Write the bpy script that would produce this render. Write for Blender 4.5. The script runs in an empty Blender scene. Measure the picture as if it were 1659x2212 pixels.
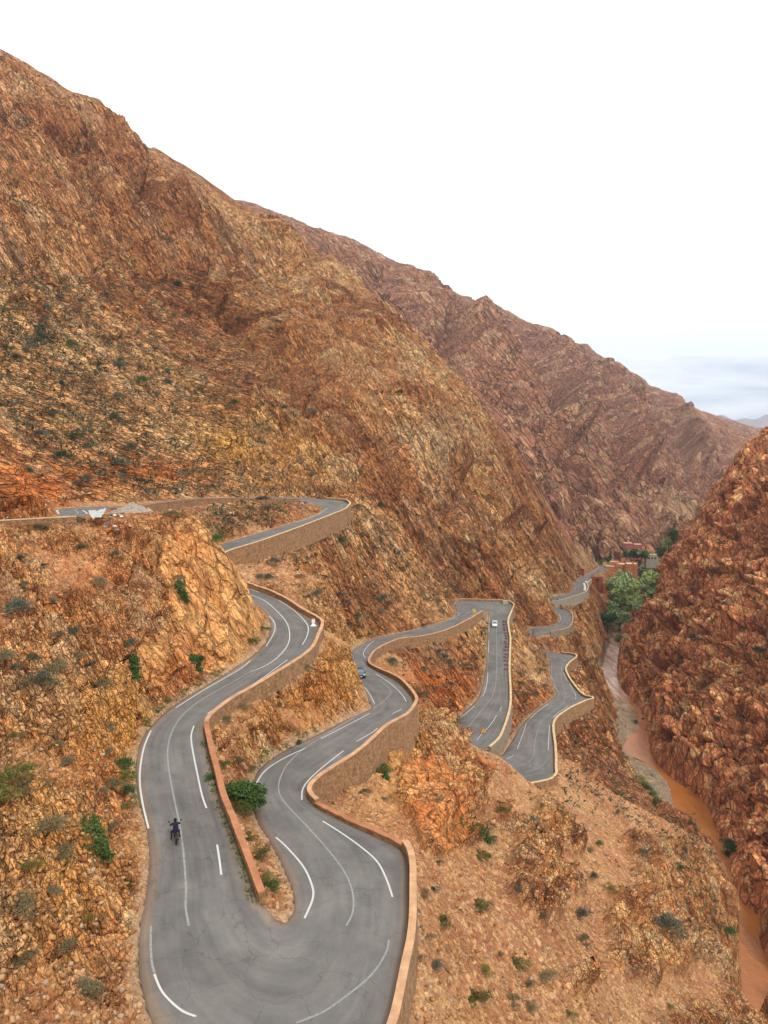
import bpy, bmesh, math, random, time
import numpy as np
from math import radians, sin, cos, pi
from concurrent.futures import ThreadPoolExecutor
T0 = time.time()
SC = bpy.context.scene
# ------------------------------------------------------------------ camera, sky, sun, exposure
CAMZ = 130.0; F = 1598.0; CX = 829.5; CY = 1106.0; PITCH = radians(6.1)
cam = bpy.data.cameras.new("camera"); camo = bpy.data.objects.new("camera", cam)
SC.collection.objects.link(camo); SC.camera = camo
cam.sensor_fit = 'VERTICAL'; cam.sensor_height = 36.0; cam.lens = 36.0 * F / 2212.0
cam.clip_start = 1.0; cam.clip_end = 40000.0
camo.location = (0, 0, CAMZ); camo.rotation_euler = (radians(90) - PITCH, 0, 0)
SUN_EL = radians(48); SUN_AZ = radians(152)      # azimuth measured from +Y towards +X
world = bpy.data.worlds.new("World"); SC.world = world; world.use_nodes = True
def build_world():
    nt = world.node_tree; N = nt.nodes; L = nt.links
    for n in list(N): N.remove(n)
    out = N.new('ShaderNodeOutputWorld'); bg = N.new('ShaderNodeBackground')
    bg.inputs['Strength'].default_value = 0.12
    sky = N.new('ShaderNodeTexSky'); sky.sky_type = 'NISHITA'; sky.sun_disc = False
    sky.sun_elevation = SUN_EL; sky.sun_rotation = SUN_AZ; sky.altitude = 1500
    sky.air_density = 1.0; sky.dust_density = 2.0
    tc = N.new('ShaderNodeTexCoord')
    mp = N.new('ShaderNodeMapping'); mp.inputs['Scale'].default_value = (1.0, 1.0, 5.5)
    mp.inputs['Location'].default_value = (0.35, 0.0, 0.28)
    L.new(tc.outputs['Generated'], mp.inputs['Vector'])
    nz = N.new('ShaderNodeTexNoise'); nz.inputs['Scale'].default_value = 3.2
    nz.inputs['Detail'].default_value = 9; nz.inputs['Roughness'].default_value = 0.58
    nz.inputs['Distortion'].default_value = 0.35
    L.new(mp.outputs[0], nz.inputs['Vector'])
    # height above the horizon: gaps of blue only low down, a closed bright cloud deck above
    sp = N.new('ShaderNodeSeparateXYZ'); L.new(tc.outputs['Generated'], sp.inputs[0])
    hr = N.new('ShaderNodeMapRange'); hr.inputs['From Min'].default_value = 0.005
    hr.inputs['From Max'].default_value = 0.10; hr.inputs['To Min'].default_value = -0.03; hr.inputs['To Max'].default_value = 0.34
    L.new(sp.outputs['Z'], hr.inputs['Value'])
    ad = N.new('ShaderNodeMath'); ad.operation = 'ADD'
    L.new(nz.outputs['Fac'], ad.inputs[0]); L.new(hr.outputs[0], ad.inputs[1])
    cr = N.new('ShaderNodeValToRGB'); cr.color_ramp.elements[0].position = 0.47
    cr.color_ramp.elements[1].position = 0.70
    L.new(ad.outputs[0], cr.inputs[0])
    gr = N.new('ShaderNodeValToRGB')     # cloud colour by thickness: pale blue grey underside to white
    gr.color_ramp.elements[0].position = 0.0; gr.color_ramp.elements[0].color = (3.7, 4.5, 5.6, 1)
    gr.color_ramp.elements[1].position = 1.0; gr.color_ramp.elements[1].color = (SKYW*1.0, SKYW*1.0, SKYW*0.985, 1)
    L.new(cr.outputs[0], gr.inputs[0])
    mx = N.new('ShaderNodeMixRGB'); mx.inputs[0].default_value = 0.9
    L.new(sky.outputs[0], mx.inputs[1]); L.new(gr.outputs[0], mx.inputs[2])
    L.new(mx.outputs[0], bg.inputs[0]); L.new(bg.outputs[0], out.inputs[0])
SKYW = 9.6
build_world()
sun = bpy.data.lights.new("sun", 'SUN'); sun.energy = 1.5; sun.angle = radians(10); sun.color = (1.0, 0.95, 0.88)
suno = bpy.data.objects.new("sun", sun); SC.collection.objects.link(suno)
sd = np.array([sin(SUN_AZ)*cos(SUN_EL), cos(SUN_AZ)*cos(SUN_EL), sin(SUN_EL)])
from mathutils import Vector, Matrix
suno.rotation_euler = Vector(sd).to_track_quat('Z', 'Y').to_euler()
SC.view_settings.view_transform = 'Standard'; SC.view_settings.look = 'None'
SC.view_settings.exposure = 0.50; SC.view_settings.gamma = 1.0
SC.cycles.max_bounces = 5; SC.cycles.diffuse_bounces = 3
# ------------------------------------------------------------------ pixel rays -> world
CP, SP = cos(PITCH), sin(PITCH)
def ray(px, py):
    u = px - CX; v = py - CY
    return u, F*CP - v*SP, -(v*CP + F*SP)      # x, y, z parts
def atz(px, py, z):
    a, b, c = ray(px, py); t = (z - CAMZ)/c
    return (a*t, b*t, z)
def aty(px, py, Y):
    a, b, c = ray(px, py); t = Y/b
    return (a*t, Y, CAMZ + c*t)
def project(x, y, z):
    dz = z - CAMZ
    dep = y*CP - dz*SP
    up = y*SP + dz*CP
    return CX + F*x/dep, CY - F*up/dep, dep
# ------------------------------------------------------------------ road stations
# z, Lpx, Lpy, hL, wL, Rpx, Rpy, hR, wR   (h: height of the traced point above the road, w: drop outside the edge)
U = [(118.6,96,1116,0,0,150,1117,0.4,1),(118.6,104,1106,0,0,185,1111,0,0),(118.5,130,1097,0,0,212,1102,0,0),(118.1,200,1090,0,0,235,1094,0.4,0.6),
 (117.2,278,1084.5,0,0,278,1086.5,0.5,0.6),(114.5,416,1079,0,0,416,1080,0.5,0.6),(112.6,527,1077,0,0,527,1078,0.5,0.6),(111,640,1077,0,0,645,1081,0.5,0.6),
 (110.4,704,1076,0.6,2,672,1086,0,0),(110,741,1077.5,0.7,3,685,1092,0,0),(109.7,754,1084,0.7,3.5,694,1097,0,0),(109.4,752,1090,0.7,3.5,697,1101,0,0),
 (109.1,741,1098,0.7,3.5,690,1108,0,0),(108.4,685,1121,0.7,3.3,650,1124,0,0),(107.7,625,1144,0.7,3.2,590,1142,0,0),(106.9,546,1172,0.7,3,530,1161,0,0),
 (106.3,502,1186,0.7,2.5,488,1174,0,0),(106,480,1194,0.7,2,468,1180,0,0)]
S = [(103.2,534,1258,0.85,1.2,515,1285,0,0),(102.8,573,1270,0.85,1.2,545,1300,0,0),(102.2,616,1291,0.85,1.2,568,1318,0,0),(101.7,650,1313,0.85,1.2,582,1338,0,0),
 (101.2,681,1331,0.85,0.35,584,1352,0,0),(100.9,694,1343,0.85,0.35,580,1372,0,0),(100.7,685,1369,0.85,0.35,567,1395,0,0),(100.5,670,1397,0.85,0.35,540,1420,0,0),
 (100.2,636,1424,0.85,0.35,500,1448,0,0),(100,564,1468,0.85,0.35,450,1478,0,0),(99.8,504,1502,0.85,0.35,405,1505,0,0),(99.6,457,1536,0.85,0.35,360,1537,0,0),
 (99.5,442,1557,0.85,0.35,325,1570,0,0),(99.35,445,1582,0.85,0.35,303,1605,0,0),(99.2,452,1615,0.85,1.3,295,1645,0,0),(99.05,464,1661,0.85,1.2,295,1690,0,0),
 (98.9,478,1716,0.85,1.2,302,1735,0,0),(98.7,497,1763,0.85,1.3,315,1780,0,0),(98.5,514,1808,0.85,1.3,322,1830,0,0),(98.2,530,1850,0.85,1,322,1880,0,0),
 (98,545,1890,0.85,0.7,316,1930,0,0),(97.8,559,1927,0.85,0.4,305,1990,0,0),(97.6,575,1962,0,0,300,2050,0,0),(97.4,587,1979,0,0,305,2120,0,0),
 (97.2,597,1987,0,0,335,2215,0,0),(97,607,1990,0,0,420,2330,0,0),(96.9,616,1989,0,0,560,2390,0.3,1),(96.8,626,1982,0,0,700,2370,0.6,2),
 (96.7,633,1972,0,0,790,2290,0.85,2.5),(96.6,636,1960,0,0,838,2205,0.85,2.5),(96.4,636,1942,0,0,865,2091,0.85,2),(96.2,631,1915,0,0,883,1999,0.85,1.5),
 (95.9,618,1885,0,0,886,1906,0.85,1.2),(95.5,598,1845,0,0,884,1850,0.85,1),(95.2,580,1812,0,0,868,1822,0.6,0.8),(94.9,556,1772,0,0,821,1800,0.5,0.5),
 (94.7,547,1735,0,0,770,1777,0.5,0.5),(94.4,546,1705,0,0,719,1754,0.5,0.5),(94.2,550,1680,0,0,680,1728,0.7,1),(94,563,1658,0,0,664,1700,0.85,1.5),
 (93.7,590,1635,0,0,686,1672,0.85,2.2),(93.3,640,1607,0,0,741,1637,0.85,2.5),(92.8,690,1583,0,0,784,1605,0.85,3.3),(92,745,1556,0,0,835,1562,0.85,4),
 (91.2,785,1539,0,0,875,1541,0.85,4),(90.5,802,1530,0,0,894,1517,0.85,2.6),(89.7,796,1512,0,0,896,1500,0.85,1.2),(88.5,783,1490,0,0,879,1477,0.85,1),
 (86.9,765,1465,0,0,857,1458,0.85,1),(84.8,754,1437,0,0,825,1446,0.85,1),(82.7,757,1414,0,0,798,1434,0.85,1),(81.1,770,1400,0,0,797,1420,0.85,1),
 (79.8,795,1386,0,0,815,1399,0.85,1),(78.5,840,1373,0,0,861,1379,0.85,1),(77.4,890,1362,0,0,905,1373,0.85,1),(76.2,930,1352,0,0,950,1364,0.85,1),
 (75.2,965,1341,0,0,985,1350,0.85,1),(74.3,983,1331,0,0,1014,1335,0.85,1),(73.5,985,1318,0,0,1040,1318.5,0.85,1),(72.5,981,1307,0,0,1046,1319,0,0),
 (71.5,990,1299,0,0,1047,1320,0,0),(70.7,1020,1293.5,0.7,2,1048,1321,0,0),(70,1055,1295,0.7,2.5,1049,1322,0,0),(69.4,1087,1296,0.7,2.5,1051,1323,0,0),
 (68.9,1108,1303,0.7,2.5,1053,1325,0,0),(68.3,1104,1318,0.7,2.2,1054,1329,0,0),(67.6,1097,1335,0.7,2,1054,1336,0,0),(66.6,1097,1352,0.7,1.6,1053,1350,0,0),
 (65.4,1101,1378,0.7,1.5,1052,1378,0,0),(64.3,1100,1410,0.7,1.5,1051,1410,0,0),(63.3,1099,1445,0.7,1.5,1049,1440,0,0),(62.3,1101,1485,0.7,1.7,1043,1478,0,0),
 (61.5,1101,1517,0.7,2.2,1031,1510,0,0),(60.8,1094,1550,0.7,2.8,1003,1538,0,0),(60.2,1078,1590,0.7,3,975,1565,0,0),(59.7,1056,1612,0.7,2,950,1600,0,0),
 (59.3,1062,1621,0,0.5,945,1640,0,0),(58.8,1070,1627,0,0,980,1680,0,0),(58.2,1077,1631,0,0,1060,1705,0,0),(57.7,1081,1632,0,0,1140,1692,0.4,0.5),
 (57.2,1085,1630,0,0,1194,1676,0.6,1),(56.8,1090,1623,0,0,1199,1650,0.6,2),(56,1105,1601,0,0,1198,1610,0.7,2.2),(55,1127,1567,0,0,1195,1558,0.7,2.5),
 (54.2,1159,1535,0,0,1225,1531,0.7,3.5),(53.4,1190,1512,0,0,1262,1513,0.7,3.5),(52.8,1201,1500,0,0,1280,1506,0.7,2),(52.2,1199,1488,0,0,1257,1498,0.7,1.5),
 (51.6,1191,1470,0,0,1232,1468,0.7,1.5),(50.9,1188,1445,0,0,1221,1445,0.7,2),(50.3,1186,1425,0,0,1228,1431,0.7,2),(49.8,1180,1413,0,0,1243,1419,0.7,2),
 (49.3,1165,1410,0,0,1240,1412,0.7,1.5),(48.8,1150,1410,0,0,1212,1407,0.7,1.5),(48,1135,1405,0,0,1175,1400,0.5,1),(47,1125,1390,0,0,1152,1388,0.4,1),
 (46,1127,1370,0,0,1152,1374,0.4,1),(45,1150,1357,0,0,1168,1367,0.4,1),(44.2,1186,1353,0,0,1188,1364,0.5,1.5),(43.5,1202,1349,0,0,1212,1360,0.5,1.5),
 (43,1208,1341,0,0,1229,1354,0.5,1.5),(42.5,1208,1332,0,0,1236,1341,0.5,1.5),(42,1203,1324,0,0,1235,1326,0.5,1.5),(41.5,1193,1319,0,0,1225,1316,0.5,1.2),
 (41,1180,1316,0,0,1208,1311,0.5,1),(39.5,1165,1310,0,0,1190,1306,0.5,1),(38.3,1158,1300,0,0,1180,1301,0.5,1),(36.5,1170,1292,0,0,1190,1298,0.5,2),
 (35.5,1196,1288,0,0,1207,1295.5,0.6,3),(34,1225,1283,0,0,1236,1287.5,0.6,4),(32,1236,1278,0,0,1261,1280,0.6,4),(30.5,1238,1272,0,0,1269,1272,0.6,3.5),
 (29.5,1238,1265,0,0,1269,1263,0.6,2.5),(28.5,1243,1257,0,0,1268,1258,0.6,2),(27,1256,1246,0,0,1277,1249,0.6,1.5),(25,1269,1239,0,0,1280,1241,0.3,1),
 (22.5,1282,1233.5,0,0,1293,1236,0,0.5),(19.5,1299,1223,0,0,1312,1230,0,0.5),(17,1318,1214,0,0,1330,1222,0,0.5),(15,1330,1208,0,0,1345,1215,0,0.5)]
def edges(st):
    L = []; R = []
    for z,lx,ly,hl,wl,rx,ry,hr,wr in st:
        a = atz(lx,ly,z+hl); b = atz(rx,ry,z+hr)
        L.append((a[0],a[1],z,wl)); R.append((b[0],b[1],z,wr))
    return np.array(L), np.array(R)
def catmull(P, n):
    P = np.asarray(P, float); out = []
    m = len(P)
    for i in range(m-1):
        p0 = P[max(i-1,0)]; p1 = P[i]; p2 = P[i+1]; p3 = P[min(i+2,m-1)]
        for k in range(n):
            t = k/n
            a = 2*p1; b = p2-p0; c = 2*p0-5*p1+4*p2-p3; d = -p0+3*p1-3*p2+p3
            q = 0.5*(a+b*t+c*t*t+d*t**3)
            q[2:] = p1[2:]*(1-t)+p2[2:]*t
            out.append(q)
    out.append(P[-1]); return np.array(out)
NS = 5
ROADS = []
for st in (U, S):
    l, r = edges(st); l = catmull(l,NS); r = catmull(r,NS)
    zz = l[:,2].copy(); zp = np.r_[[zz[0]]*12, zz, [zz[-1]]*12]
    kr = np.exp(-0.5*(np.arange(-12,13)/5.0)**2); kr /= kr.sum()
    zs = np.convolve(zp, kr, 'valid'); zs[:3] = zz[:3]; zs[-3:] = zz[-3:]
    l[:,2] = zs; r[:,2] = zs; ROADS.append((l, r))
# ------------------------------------------------------------------ river banks (traced), water at RZ
RZ = -8.0
RL = [(1420,1215),(1400,1240),(1380,1262),(1363,1281),(1350,1316),(1321,1355),(1316,1387),(1305,1419),(1295,1461),(1305,1493),(1330,1512),
      (1357,1521),(1380,1552),(1377,1577),(1342,1618),(1403,1652),(1443,1688),(1455,1723),(1468,1778),(1490,1840),(1530,1900),(1560,1980),(1590,2060),(1600,2160),(1590,2300),(1560,2500)]
RR = [(1432,1218),(1415,1241),(1393,1258),(1377,1271),(1372,1303),(1369,1329),(1350,1364),(1347,1390),(1337,1419),(1335,1451),(1339,1480),
      (1382,1531),(1397,1567),(1402,1597),(1410,1637),(1443,1672),(1493,1708),(1528,1743),(1541,1783),(1574,1844),(1579,1894),(1602,1950),(1648,1985),(1640,2030),(1680,2120),(1760,2300)]
rl = np.array([atz(x,y,RZ) for x,y in RL]); rr = np.array([atz(x,y,RZ) for x,y in RR])
nn = min(len(rl),len(rr)); 
rl4 = catmull(np.c_[rl[:nn], np.zeros(nn)],4); rr4 = catmull(np.c_[rr[:nn], np.zeros(nn)],4)
QT, QR = 1200, 2600
# ------------------------------------------------------------------ terrain control points
CTRL = []
def cz(*pts):
    for x,y,z in pts: CTRL.append(atz(x,y,z))
def cy(*pts):
    for x,y,Y in pts: CTRL.append(aty(x,y,Y))
def cw(*pts):
    for p in pts: CTRL.append(p)
for L_, R_ in ROADS:
    for E in (L_, R_):
        last = None
        for q in E:
            if last is None or np.hypot(q[0]-last[0], q[1]-last[1]) > 2.2:
                CTRL.append((q[0], q[1], q[2]-q[3]-(0.15 if q[3] > 0 else 0))); last = q
# plateau with the tarp, spur, left slope
cz((0,1126,119),(60,1124,119),(120,1121,119),(200,1114,119),(300,1113,119),(380,1113,119),(428,1113,118.8),(260,1102,118.6),(320,1100,118.2))
cy((200,1300,80),(200,1500,70),(200,1700,56.5),(200,1900,46),(200,2100,39.5),(400,1300,91),(470,1300,96),(300,1250,88),
   (0,1400,65),(0,1600,57),(0,1800,47),(0,2000,40),(0,2200,34.5),(100,1500,63.5),(100,1300,75),(500,1230,99),(550,1300,103),(460,1150,101),
   (330,1400,83),(360,1180,94),(280,1600,70.3),(260,1750,57.6),(270,1900,49.7),(270,2080,42.5),(80,1750,49.5),(100,2000,41))
# red heap left of the road, slopes over the upper road
cy((0,1000,102),(40,1010,100),(90,1070,97),(60,1090,95),(0,1080,93))
cy((0,900,165),(0,600,220),(0,300,290),(300,800,250),(300,1000,185),(300,500,340),(500,1000,235),(500,800,310),(500,600,420),
   (700,1050,235),(700,900,275),(700,700,430),(800,1100,215),(900,1000,300),(900,850,490),(1000,1150,250),(1000,1000,395),(800,950,280),(800,800,400),(950,1080,290),(600,800,330),(600,950,262),
   (1100,1200,280),(1100,1100,385),(1050,1180,275),(1050,1050,390),(1180,1250,365),(1200,1200,430),(900,1200,235),(780,1200,205),(600,1220,150),(540,1230,140),(950,1270,235),
   (850,1300,205),(780,1130,212),(770,1160,207),(790,1280,192),(860,1250,215),(700,1260,150),(685,1152,179),
   (1100,1280,292),(1030,1275,268),(1150,1330,290),(1150,1450,222),(1185,1385,262),(1150,1390,253),(1000,1230,270),
   (200,1000,165),(100,1050,130),(400,1030,185),(550,1050,215),(640,1055,225),(150,750,205),(420,700,330))
# M1 skyline and the crest that drops to the valley, and the ground hidden behind it
sk = [(0,110,350),(80,165,370),(160,212,390),(215,222,420),(245,275,430),(270,312,440),(345,335,480),(400,362,520),(425,388,540),(480,430,600),
      (585,486,585),(660,526,580),(793,645,570),(870,720,560),(940,790,550),(1000,860,540),(1100,950,530),(1150,1040,522),(1200,1120,535),(1250,1190,562),(1283,1222,585)]
cy(*sk)
for x,y,Y in sk:
    cy((x, y+45, Y*1.13))
cy((-150,60,330),(-300,0,300))
# M2
sk2 = [(380,425,1050),(490,431,1150),(560,448,1200),(650,480,1250),(740,512,1300),(800,540,1350),(900,585,1400),(985,640,1450),(1050,655,1450),(1110,688,1500),
       (1200,725,1600),(1260,748,1700),(1330,790,1850),(1400,832,2100),(1500,880,2500),(1600,925,3000),(1659,950,3300),(1760,985,3600)]
cy(*sk2)
for x,y,Y in sk2: cy((x, y+50, Y*1.2)); cy((x,y+90,Y*1.6))
cy((600,560,760),(700,640,760),(800,700,780),(900,800,800),(1100,900,850),(1250,1050,750),(1350,1000,1000),(1450,950,1400),(1000,750,1000),
   (1200,850,1200),(1300,900,1300),(1550,970,2000),(1220,1120,600),(1330,1150,650),(1430,1165,800),(1490,1110,1000),(1520,1060,1250),
   (1010,920,720),(1120,1010,680),(1180,1080,620),(1400,1100,900),(1290,1195,585),(1350,1160,690),(1600,1000,2100),(1260,1170,590))
# gully ribs on M2
for a,b,dY in [((1050,655),(1180,960),-50),((1110,760),(1240,1060),45),((900,640),(1090,930),45),((1240,800),(1360,1060),-50),((1190,800),(1310,1060),50),
               ((1400,880),(1500,1060),-60),((1350,880),(1440,1070),60),((960,640),(1120,900),-45)]:
    pass
# valley floor by the houses
cz((1330,1262,14),(1310,1300,14),(1300,1290,16),(1290,1340,14),(1310,1330,4),(1270,1310,25),(1400,1215,2),(1350,1225,13),(1330,1235,16.5),(1420,1190,4),(1340,1250,12),(1345,1290,0),(1360,1265,4),
   (1370,1182,22),(1395,1185,14),(1345,1190,26),(1380,1205,12))
# between the lower road and the river
cz((1270,1400,28),(1265,1350,30),(1300,1420,-3),(1255,1440,40),(1290,1480,7),(1310,1530,8),(1294,1530,24),(1310,1570,26),(1240,1380,38),(1325,1560,-2),
   (1300,1380,3))
# gravel bed and the lip of the near slope
cz((1345,1560,-6),(1350,1600,-7),(1365,1655,-7.4),(1395,1690,-7.4),(1430,1735,-7.3),(1370,1700,-7),(1400,1760,-7))
cz((1200,1690,56),(1250,1640,45),(1300,1620,30),(1345,1678,27),(1392,1738,26),(1428,1763,25.5),(1468,1778,25),(1493,1803,24),(1544,1834,22),(1569,1879,22),
   (1594,1955,22),(1619,2066,23),(1659,2146,25),(1250,1580,42),(1330,1630,8),(1240,1560,48),(1290,1545,40))
cz((1000,1602,75),(960,1581,78.8),(1040,1618,70.3),(1072,1638,66),(1130,1670,60.2),(930,1560,82),(1200,2000,77.9),(1000,2000,88),(1000,1900,87),
   (1000,2200,88),(1200,2200,79),(1400,2200,66),(1400,2000,57),(1300,1800,54),(1450,1900,45),(1550,2100,47),(1100,1800,70),(1640,2210,40))
cz((900,1600,86),(850,1620,89.4),(860,1700,88),(880,1760,87),(850,1780,91),(1030,1780,77.5),(1010,1860,80.5),(950,1830,84),(980,1700,79),(800,1720,91),(760,1700,91))
cy((760,1400,113),(795,1500,109.5),(775,1450,112),(620,1550,86),(700,1400,103),(700,1450,99),(720,1500,97),(560,1560,81),(500,1620,73),(520,1700,67),(540,1780,62),(590,1900,52.5),
   (650,1500,92),(610,1530,87.5),(600,1600,83),(660,1560,88.5),(570,1520,84.5))
cz((950,1440,70),(950,1530,63),(880,1430,75.5),(1000,1400,70),(1030,1370,70),(1035,1450,65.5),(1000,1500,64),(930,1490,66))
# right cliff
for a,b in ((1350,1500),(1402,1597),(1443,1672)): pass
cliff = [(1450,1500,16,342),(0,0,0,0)]
cy((1500,1500,316),(1500,1300,360),(1500,1200,395),(1650,1500,274),(1650,1300,307),(1650,1100,347),(1650,1000,375),(1650,1700,247),(1420,1450,372),(1420,1300,420),
   (1450,1600,310),(1560,1150,420),(1560,1050,430),(1600,1800,232),(1640,1900,212))
cy((1379,1319,480),(1408,1271,520),(1427,1194,520),(1450,1161,500),(1488,1132,480),(1518,1115,462),(1522,1068,452),(1558,1029,432),(1568,997,428),(1597,981,420),(1649,962,405),(1659,945,400))
cy((1427,1230,600),(1450,1200,600),(1521,1150,560),(1597,1080,520),(1659,1050,520),(1700,1000,560),(1800,1000,700))
cy((1750,900,350),(1750,1500,240),(1750,1200,290),(1800,1800,190),(1900,1000,300),(1850,2100,165),(1700,1990,196))
for q in rl4[::2]: CTRL.append((q[0],q[1],RZ+0.3))
for q in rr4[::2]: CTRL.append((q[0],q[1],RZ+0.3))
for i,(q,l) in enumerate(zip(rr4[::3], rl4[::3])):
    d = q[:2]-l[:2]; d /= np.hypot(*d)
    if q[1] < 470: CTRL.append((q[0]+d[0]*7, q[1]+d[1]*7, RZ+16))
# outside the picture
cw((-60,60,128),(-80,100,150),(-120,200,205),(-15,15,104),(-40,20,118),(0,18,96),(10,20,90),(40,40,62),(60,80,40),(25,0,84),(75,60,20),(130,120,45),(170,150,90),
   (230,250,130),(-250,300,330),(-300,600,330),(-500,1200,400),(-700,2500,600),(900,2200,150),(700,900,160),(500,600,170),(1700,3000,150),(1200,4200,40),(2200,4200,60),(400,4300,200),(90,90,-6),(110,60,10))
CT = np.array(CTRL, float)
# drop near-duplicates, keep a small ridge term
key = np.round(CT[:,:2]/0.6).astype(int)
_, ui = np.unique(key, axis=0, return_index=True); CT = CT[np.sort(ui)]
def rbf_fit(C):
    X = C[:,:2]; D = np.sqrt(((X[:,None]-X[None])**2).sum(-1) + 0.25)
    n = len(C); A = np.zeros((n+3,n+3)); A[:n,:n] = D
    A[:n,:n] -= np.eye(n)*0.02
    P = np.c_[np.ones(n), X/100.]; A[:n,n:] = P; A[n:,:n] = P.T
    b = np.r_[C[:,2], 0,0,0]
    return X.astype(np.float32), np.linalg.solve(A,b)
RX, RW = rbf_fit(CT)
def pmap(fn, n, chunk=60000):
    with ThreadPoolExecutor(4) as ex:
        return list(ex.map(lambda s: fn(slice(s, min(s+chunk,n))), range(0,n,chunk)))
def rbf_eval(x, y):
    n = len(x); out = np.zeros(n, np.float64); w = RW[:-3].astype(np.float32)
    def f(s):
        for a in range(s.start, s.stop, 8000):
            b = min(a+8000, s.stop)
            xx = x[a:b].astype(np.float32); yy = y[a:b].astype(np.float32)
            D = (xx[:,None]-RX[None,:,0])**2; D += (yy[:,None]-RX[None,:,1])**2; D += 0.25
            np.sqrt(D, out=D)
            out[a:b] = D@w + RW[-3] + RW[-2]*x[a:b]/100 + RW[-1]*y[a:b]/100
    pmap(f, n); return out
# float32 sums of large terms lose precision: centre the data
print("controls", len(CT), "t", round(time.time()-T0,1))
# ------------------------------------------------------------------ road / river masks on a flat map
GX0, GX1, GY0, GY1, GS = -70.0, 260.0, 20.0, 760.0, 0.4
gw = int((GX1-GX0)/GS)+1; gh = int((GY1-GY0)/GS)+1
def raster(strips, full=True):
    """nearest-seed map: returns distance to the strip area (0 inside) and z of the nearest strip cell"""
    zi = np.full((gh,gw), np.nan, np.float32)
    for L_, R_ in strips:
        for i in range(len(L_)-1):
            for tri in ((L_[i],R_[i],R_[i+1]),(L_[i],R_[i+1],L_[i+1])):
                P = np.array([t[:3] for t in tri]); 
                x0 = max(int((P[:,0].min()-GX0)/GS),0); x1 = min(int((P[:,0].max()-GX0)/GS)+2,gw)
                y0 = max(int((P[:,1].min()-GY0)/GS),0); y1 = min(int((P[:,1].max()-GY0)/GS)+2,gh)
                if x1<=x0 or y1<=y0: continue
                X,Y = np.meshgrid(GX0+np.arange(x0,x1)*GS, GY0+np.arange(y0,y1)*GS)
                (ax,ay,az),(bx,by,bz),(cx_,cy_,cz_) = P
                det = (bx-ax)*(cy_-ay)-(cx_-ax)*(by-ay)
                if abs(det) < 1e-9: continue
                u = ((X-ax)*(cy_-ay)-(cx_-ax)*(Y-ay))/det; v = ((bx-ax)*(Y-ay)-(X-ax)*(by-ay))/det
                m = (u>=-1e-3)&(v>=-1e-3)&(u+v<=1.001)
                zz = az+u*(bz-az)+v*(cz_-az)
                sub = zi[y0:y1,x0:x1]; sub[m] = np.fmin(np.where(np.isnan(sub[m]),1e9,sub[m]), zz[m])
    return zi
def dist_map(inside):
    """signed-ish distance (m) to the True area and index of nearest cell, by jump flooding"""
    sy = np.where(inside, np.arange(gh)[:,None], -9999).astype(np.int32)
    sx = np.where(inside, np.arange(gw)[None,:], -9999).astype(np.int32)
    Yg, Xg = np.mgrid[0:gh,0:gw].astype(np.int32)
    best = np.where(inside, 0, 10**9).astype(np.int64)
    step = 32
    for step in (64,32,16,8,4,2,1,1):
        for dy in (-step,0,step):
            for dx in (-step,0,step):
                if dx==0 and dy==0: continue
                ys = slice(max(0,-dy), gh-max(0,dy)); yt = slice(max(0,dy), gh-max(0,-dy))
                xs = slice(max(0,-dx), gw-max(0,dx)); xt = slice(max(0,dx), gw-max(0,-dx))
                cy0 = sy[yt,xt]; cx0 = sx[yt,xt]
                d = (cy0-Yg[ys,xs]).astype(np.int64)**2 + (cx0-Xg[ys,xs]).astype(np.int64)**2
                d = np.where(cy0<0, 10**9, d)
                m = d < best[ys,xs]
                best[ys,xs] = np.where(m,d,best[ys,xs]); sy[ys,xs] = np.where(m,cy0,sy[ys,xs]); sx[ys,xs] = np.where(m,cx0,sx[ys,xs])
    return np.sqrt(best.astype(np.float32))*GS, sy, sx
rz_map = raster(ROADS); ins = ~np.isnan(rz_map)
dout, sy_, sx_ = dist_map(ins); din, _, _ = dist_map(~ins)
road_d = np.where(ins, -din+GS*0.5, dout-GS*0.5)
road_z = np.where(sy_>=0, rz_map[np.clip(sy_,0,gh-1), np.clip(sx_,0,gw-1)], 0)
riv = raster([(rl4[:,:3], rr4[:,:3])]); rin = ~np.isnan(riv)
d2, _, _ = dist_map(rin); d3, _, _ = dist_map(~rin)
river_d = np.where(rin, -d3, d2)
def gsample(A, x, y, fill):
    fx = (x-GX0)/GS; fy = (y-GY0)/GS
    ok = (fx>=0)&(fx<gw-1.001)&(fy>=0)&(fy<gh-1.001)
    fx = np.clip(fx,0,gw-1.001); fy = np.clip(fy,0,gh-1.001)
    ix = fx.astype(int); iy = fy.astype(int); tx = fx-ix; ty = fy-iy
    v = (A[iy,ix]*(1-tx)+A[iy,ix+1]*tx)*(1-ty)+(A[iy+1,ix]*(1-tx)+A[iy+1,ix+1]*tx)*ty
    return np.where(ok, v, fill)
def gnear(A, x, y, fill):
    fx = (x-GX0)/GS+.5; fy = (y-GY0)/GS+.5
    ok = (fx>=0)&(fx<gw-1)&(fy>=0)&(fy<gh-1)
    return np.where(ok, A[np.clip(fy,0,gh-1).astype(int), np.clip(fx,0,gw-1).astype(int)], fill)
print("maps", round(time.time()-T0,1))
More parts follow.
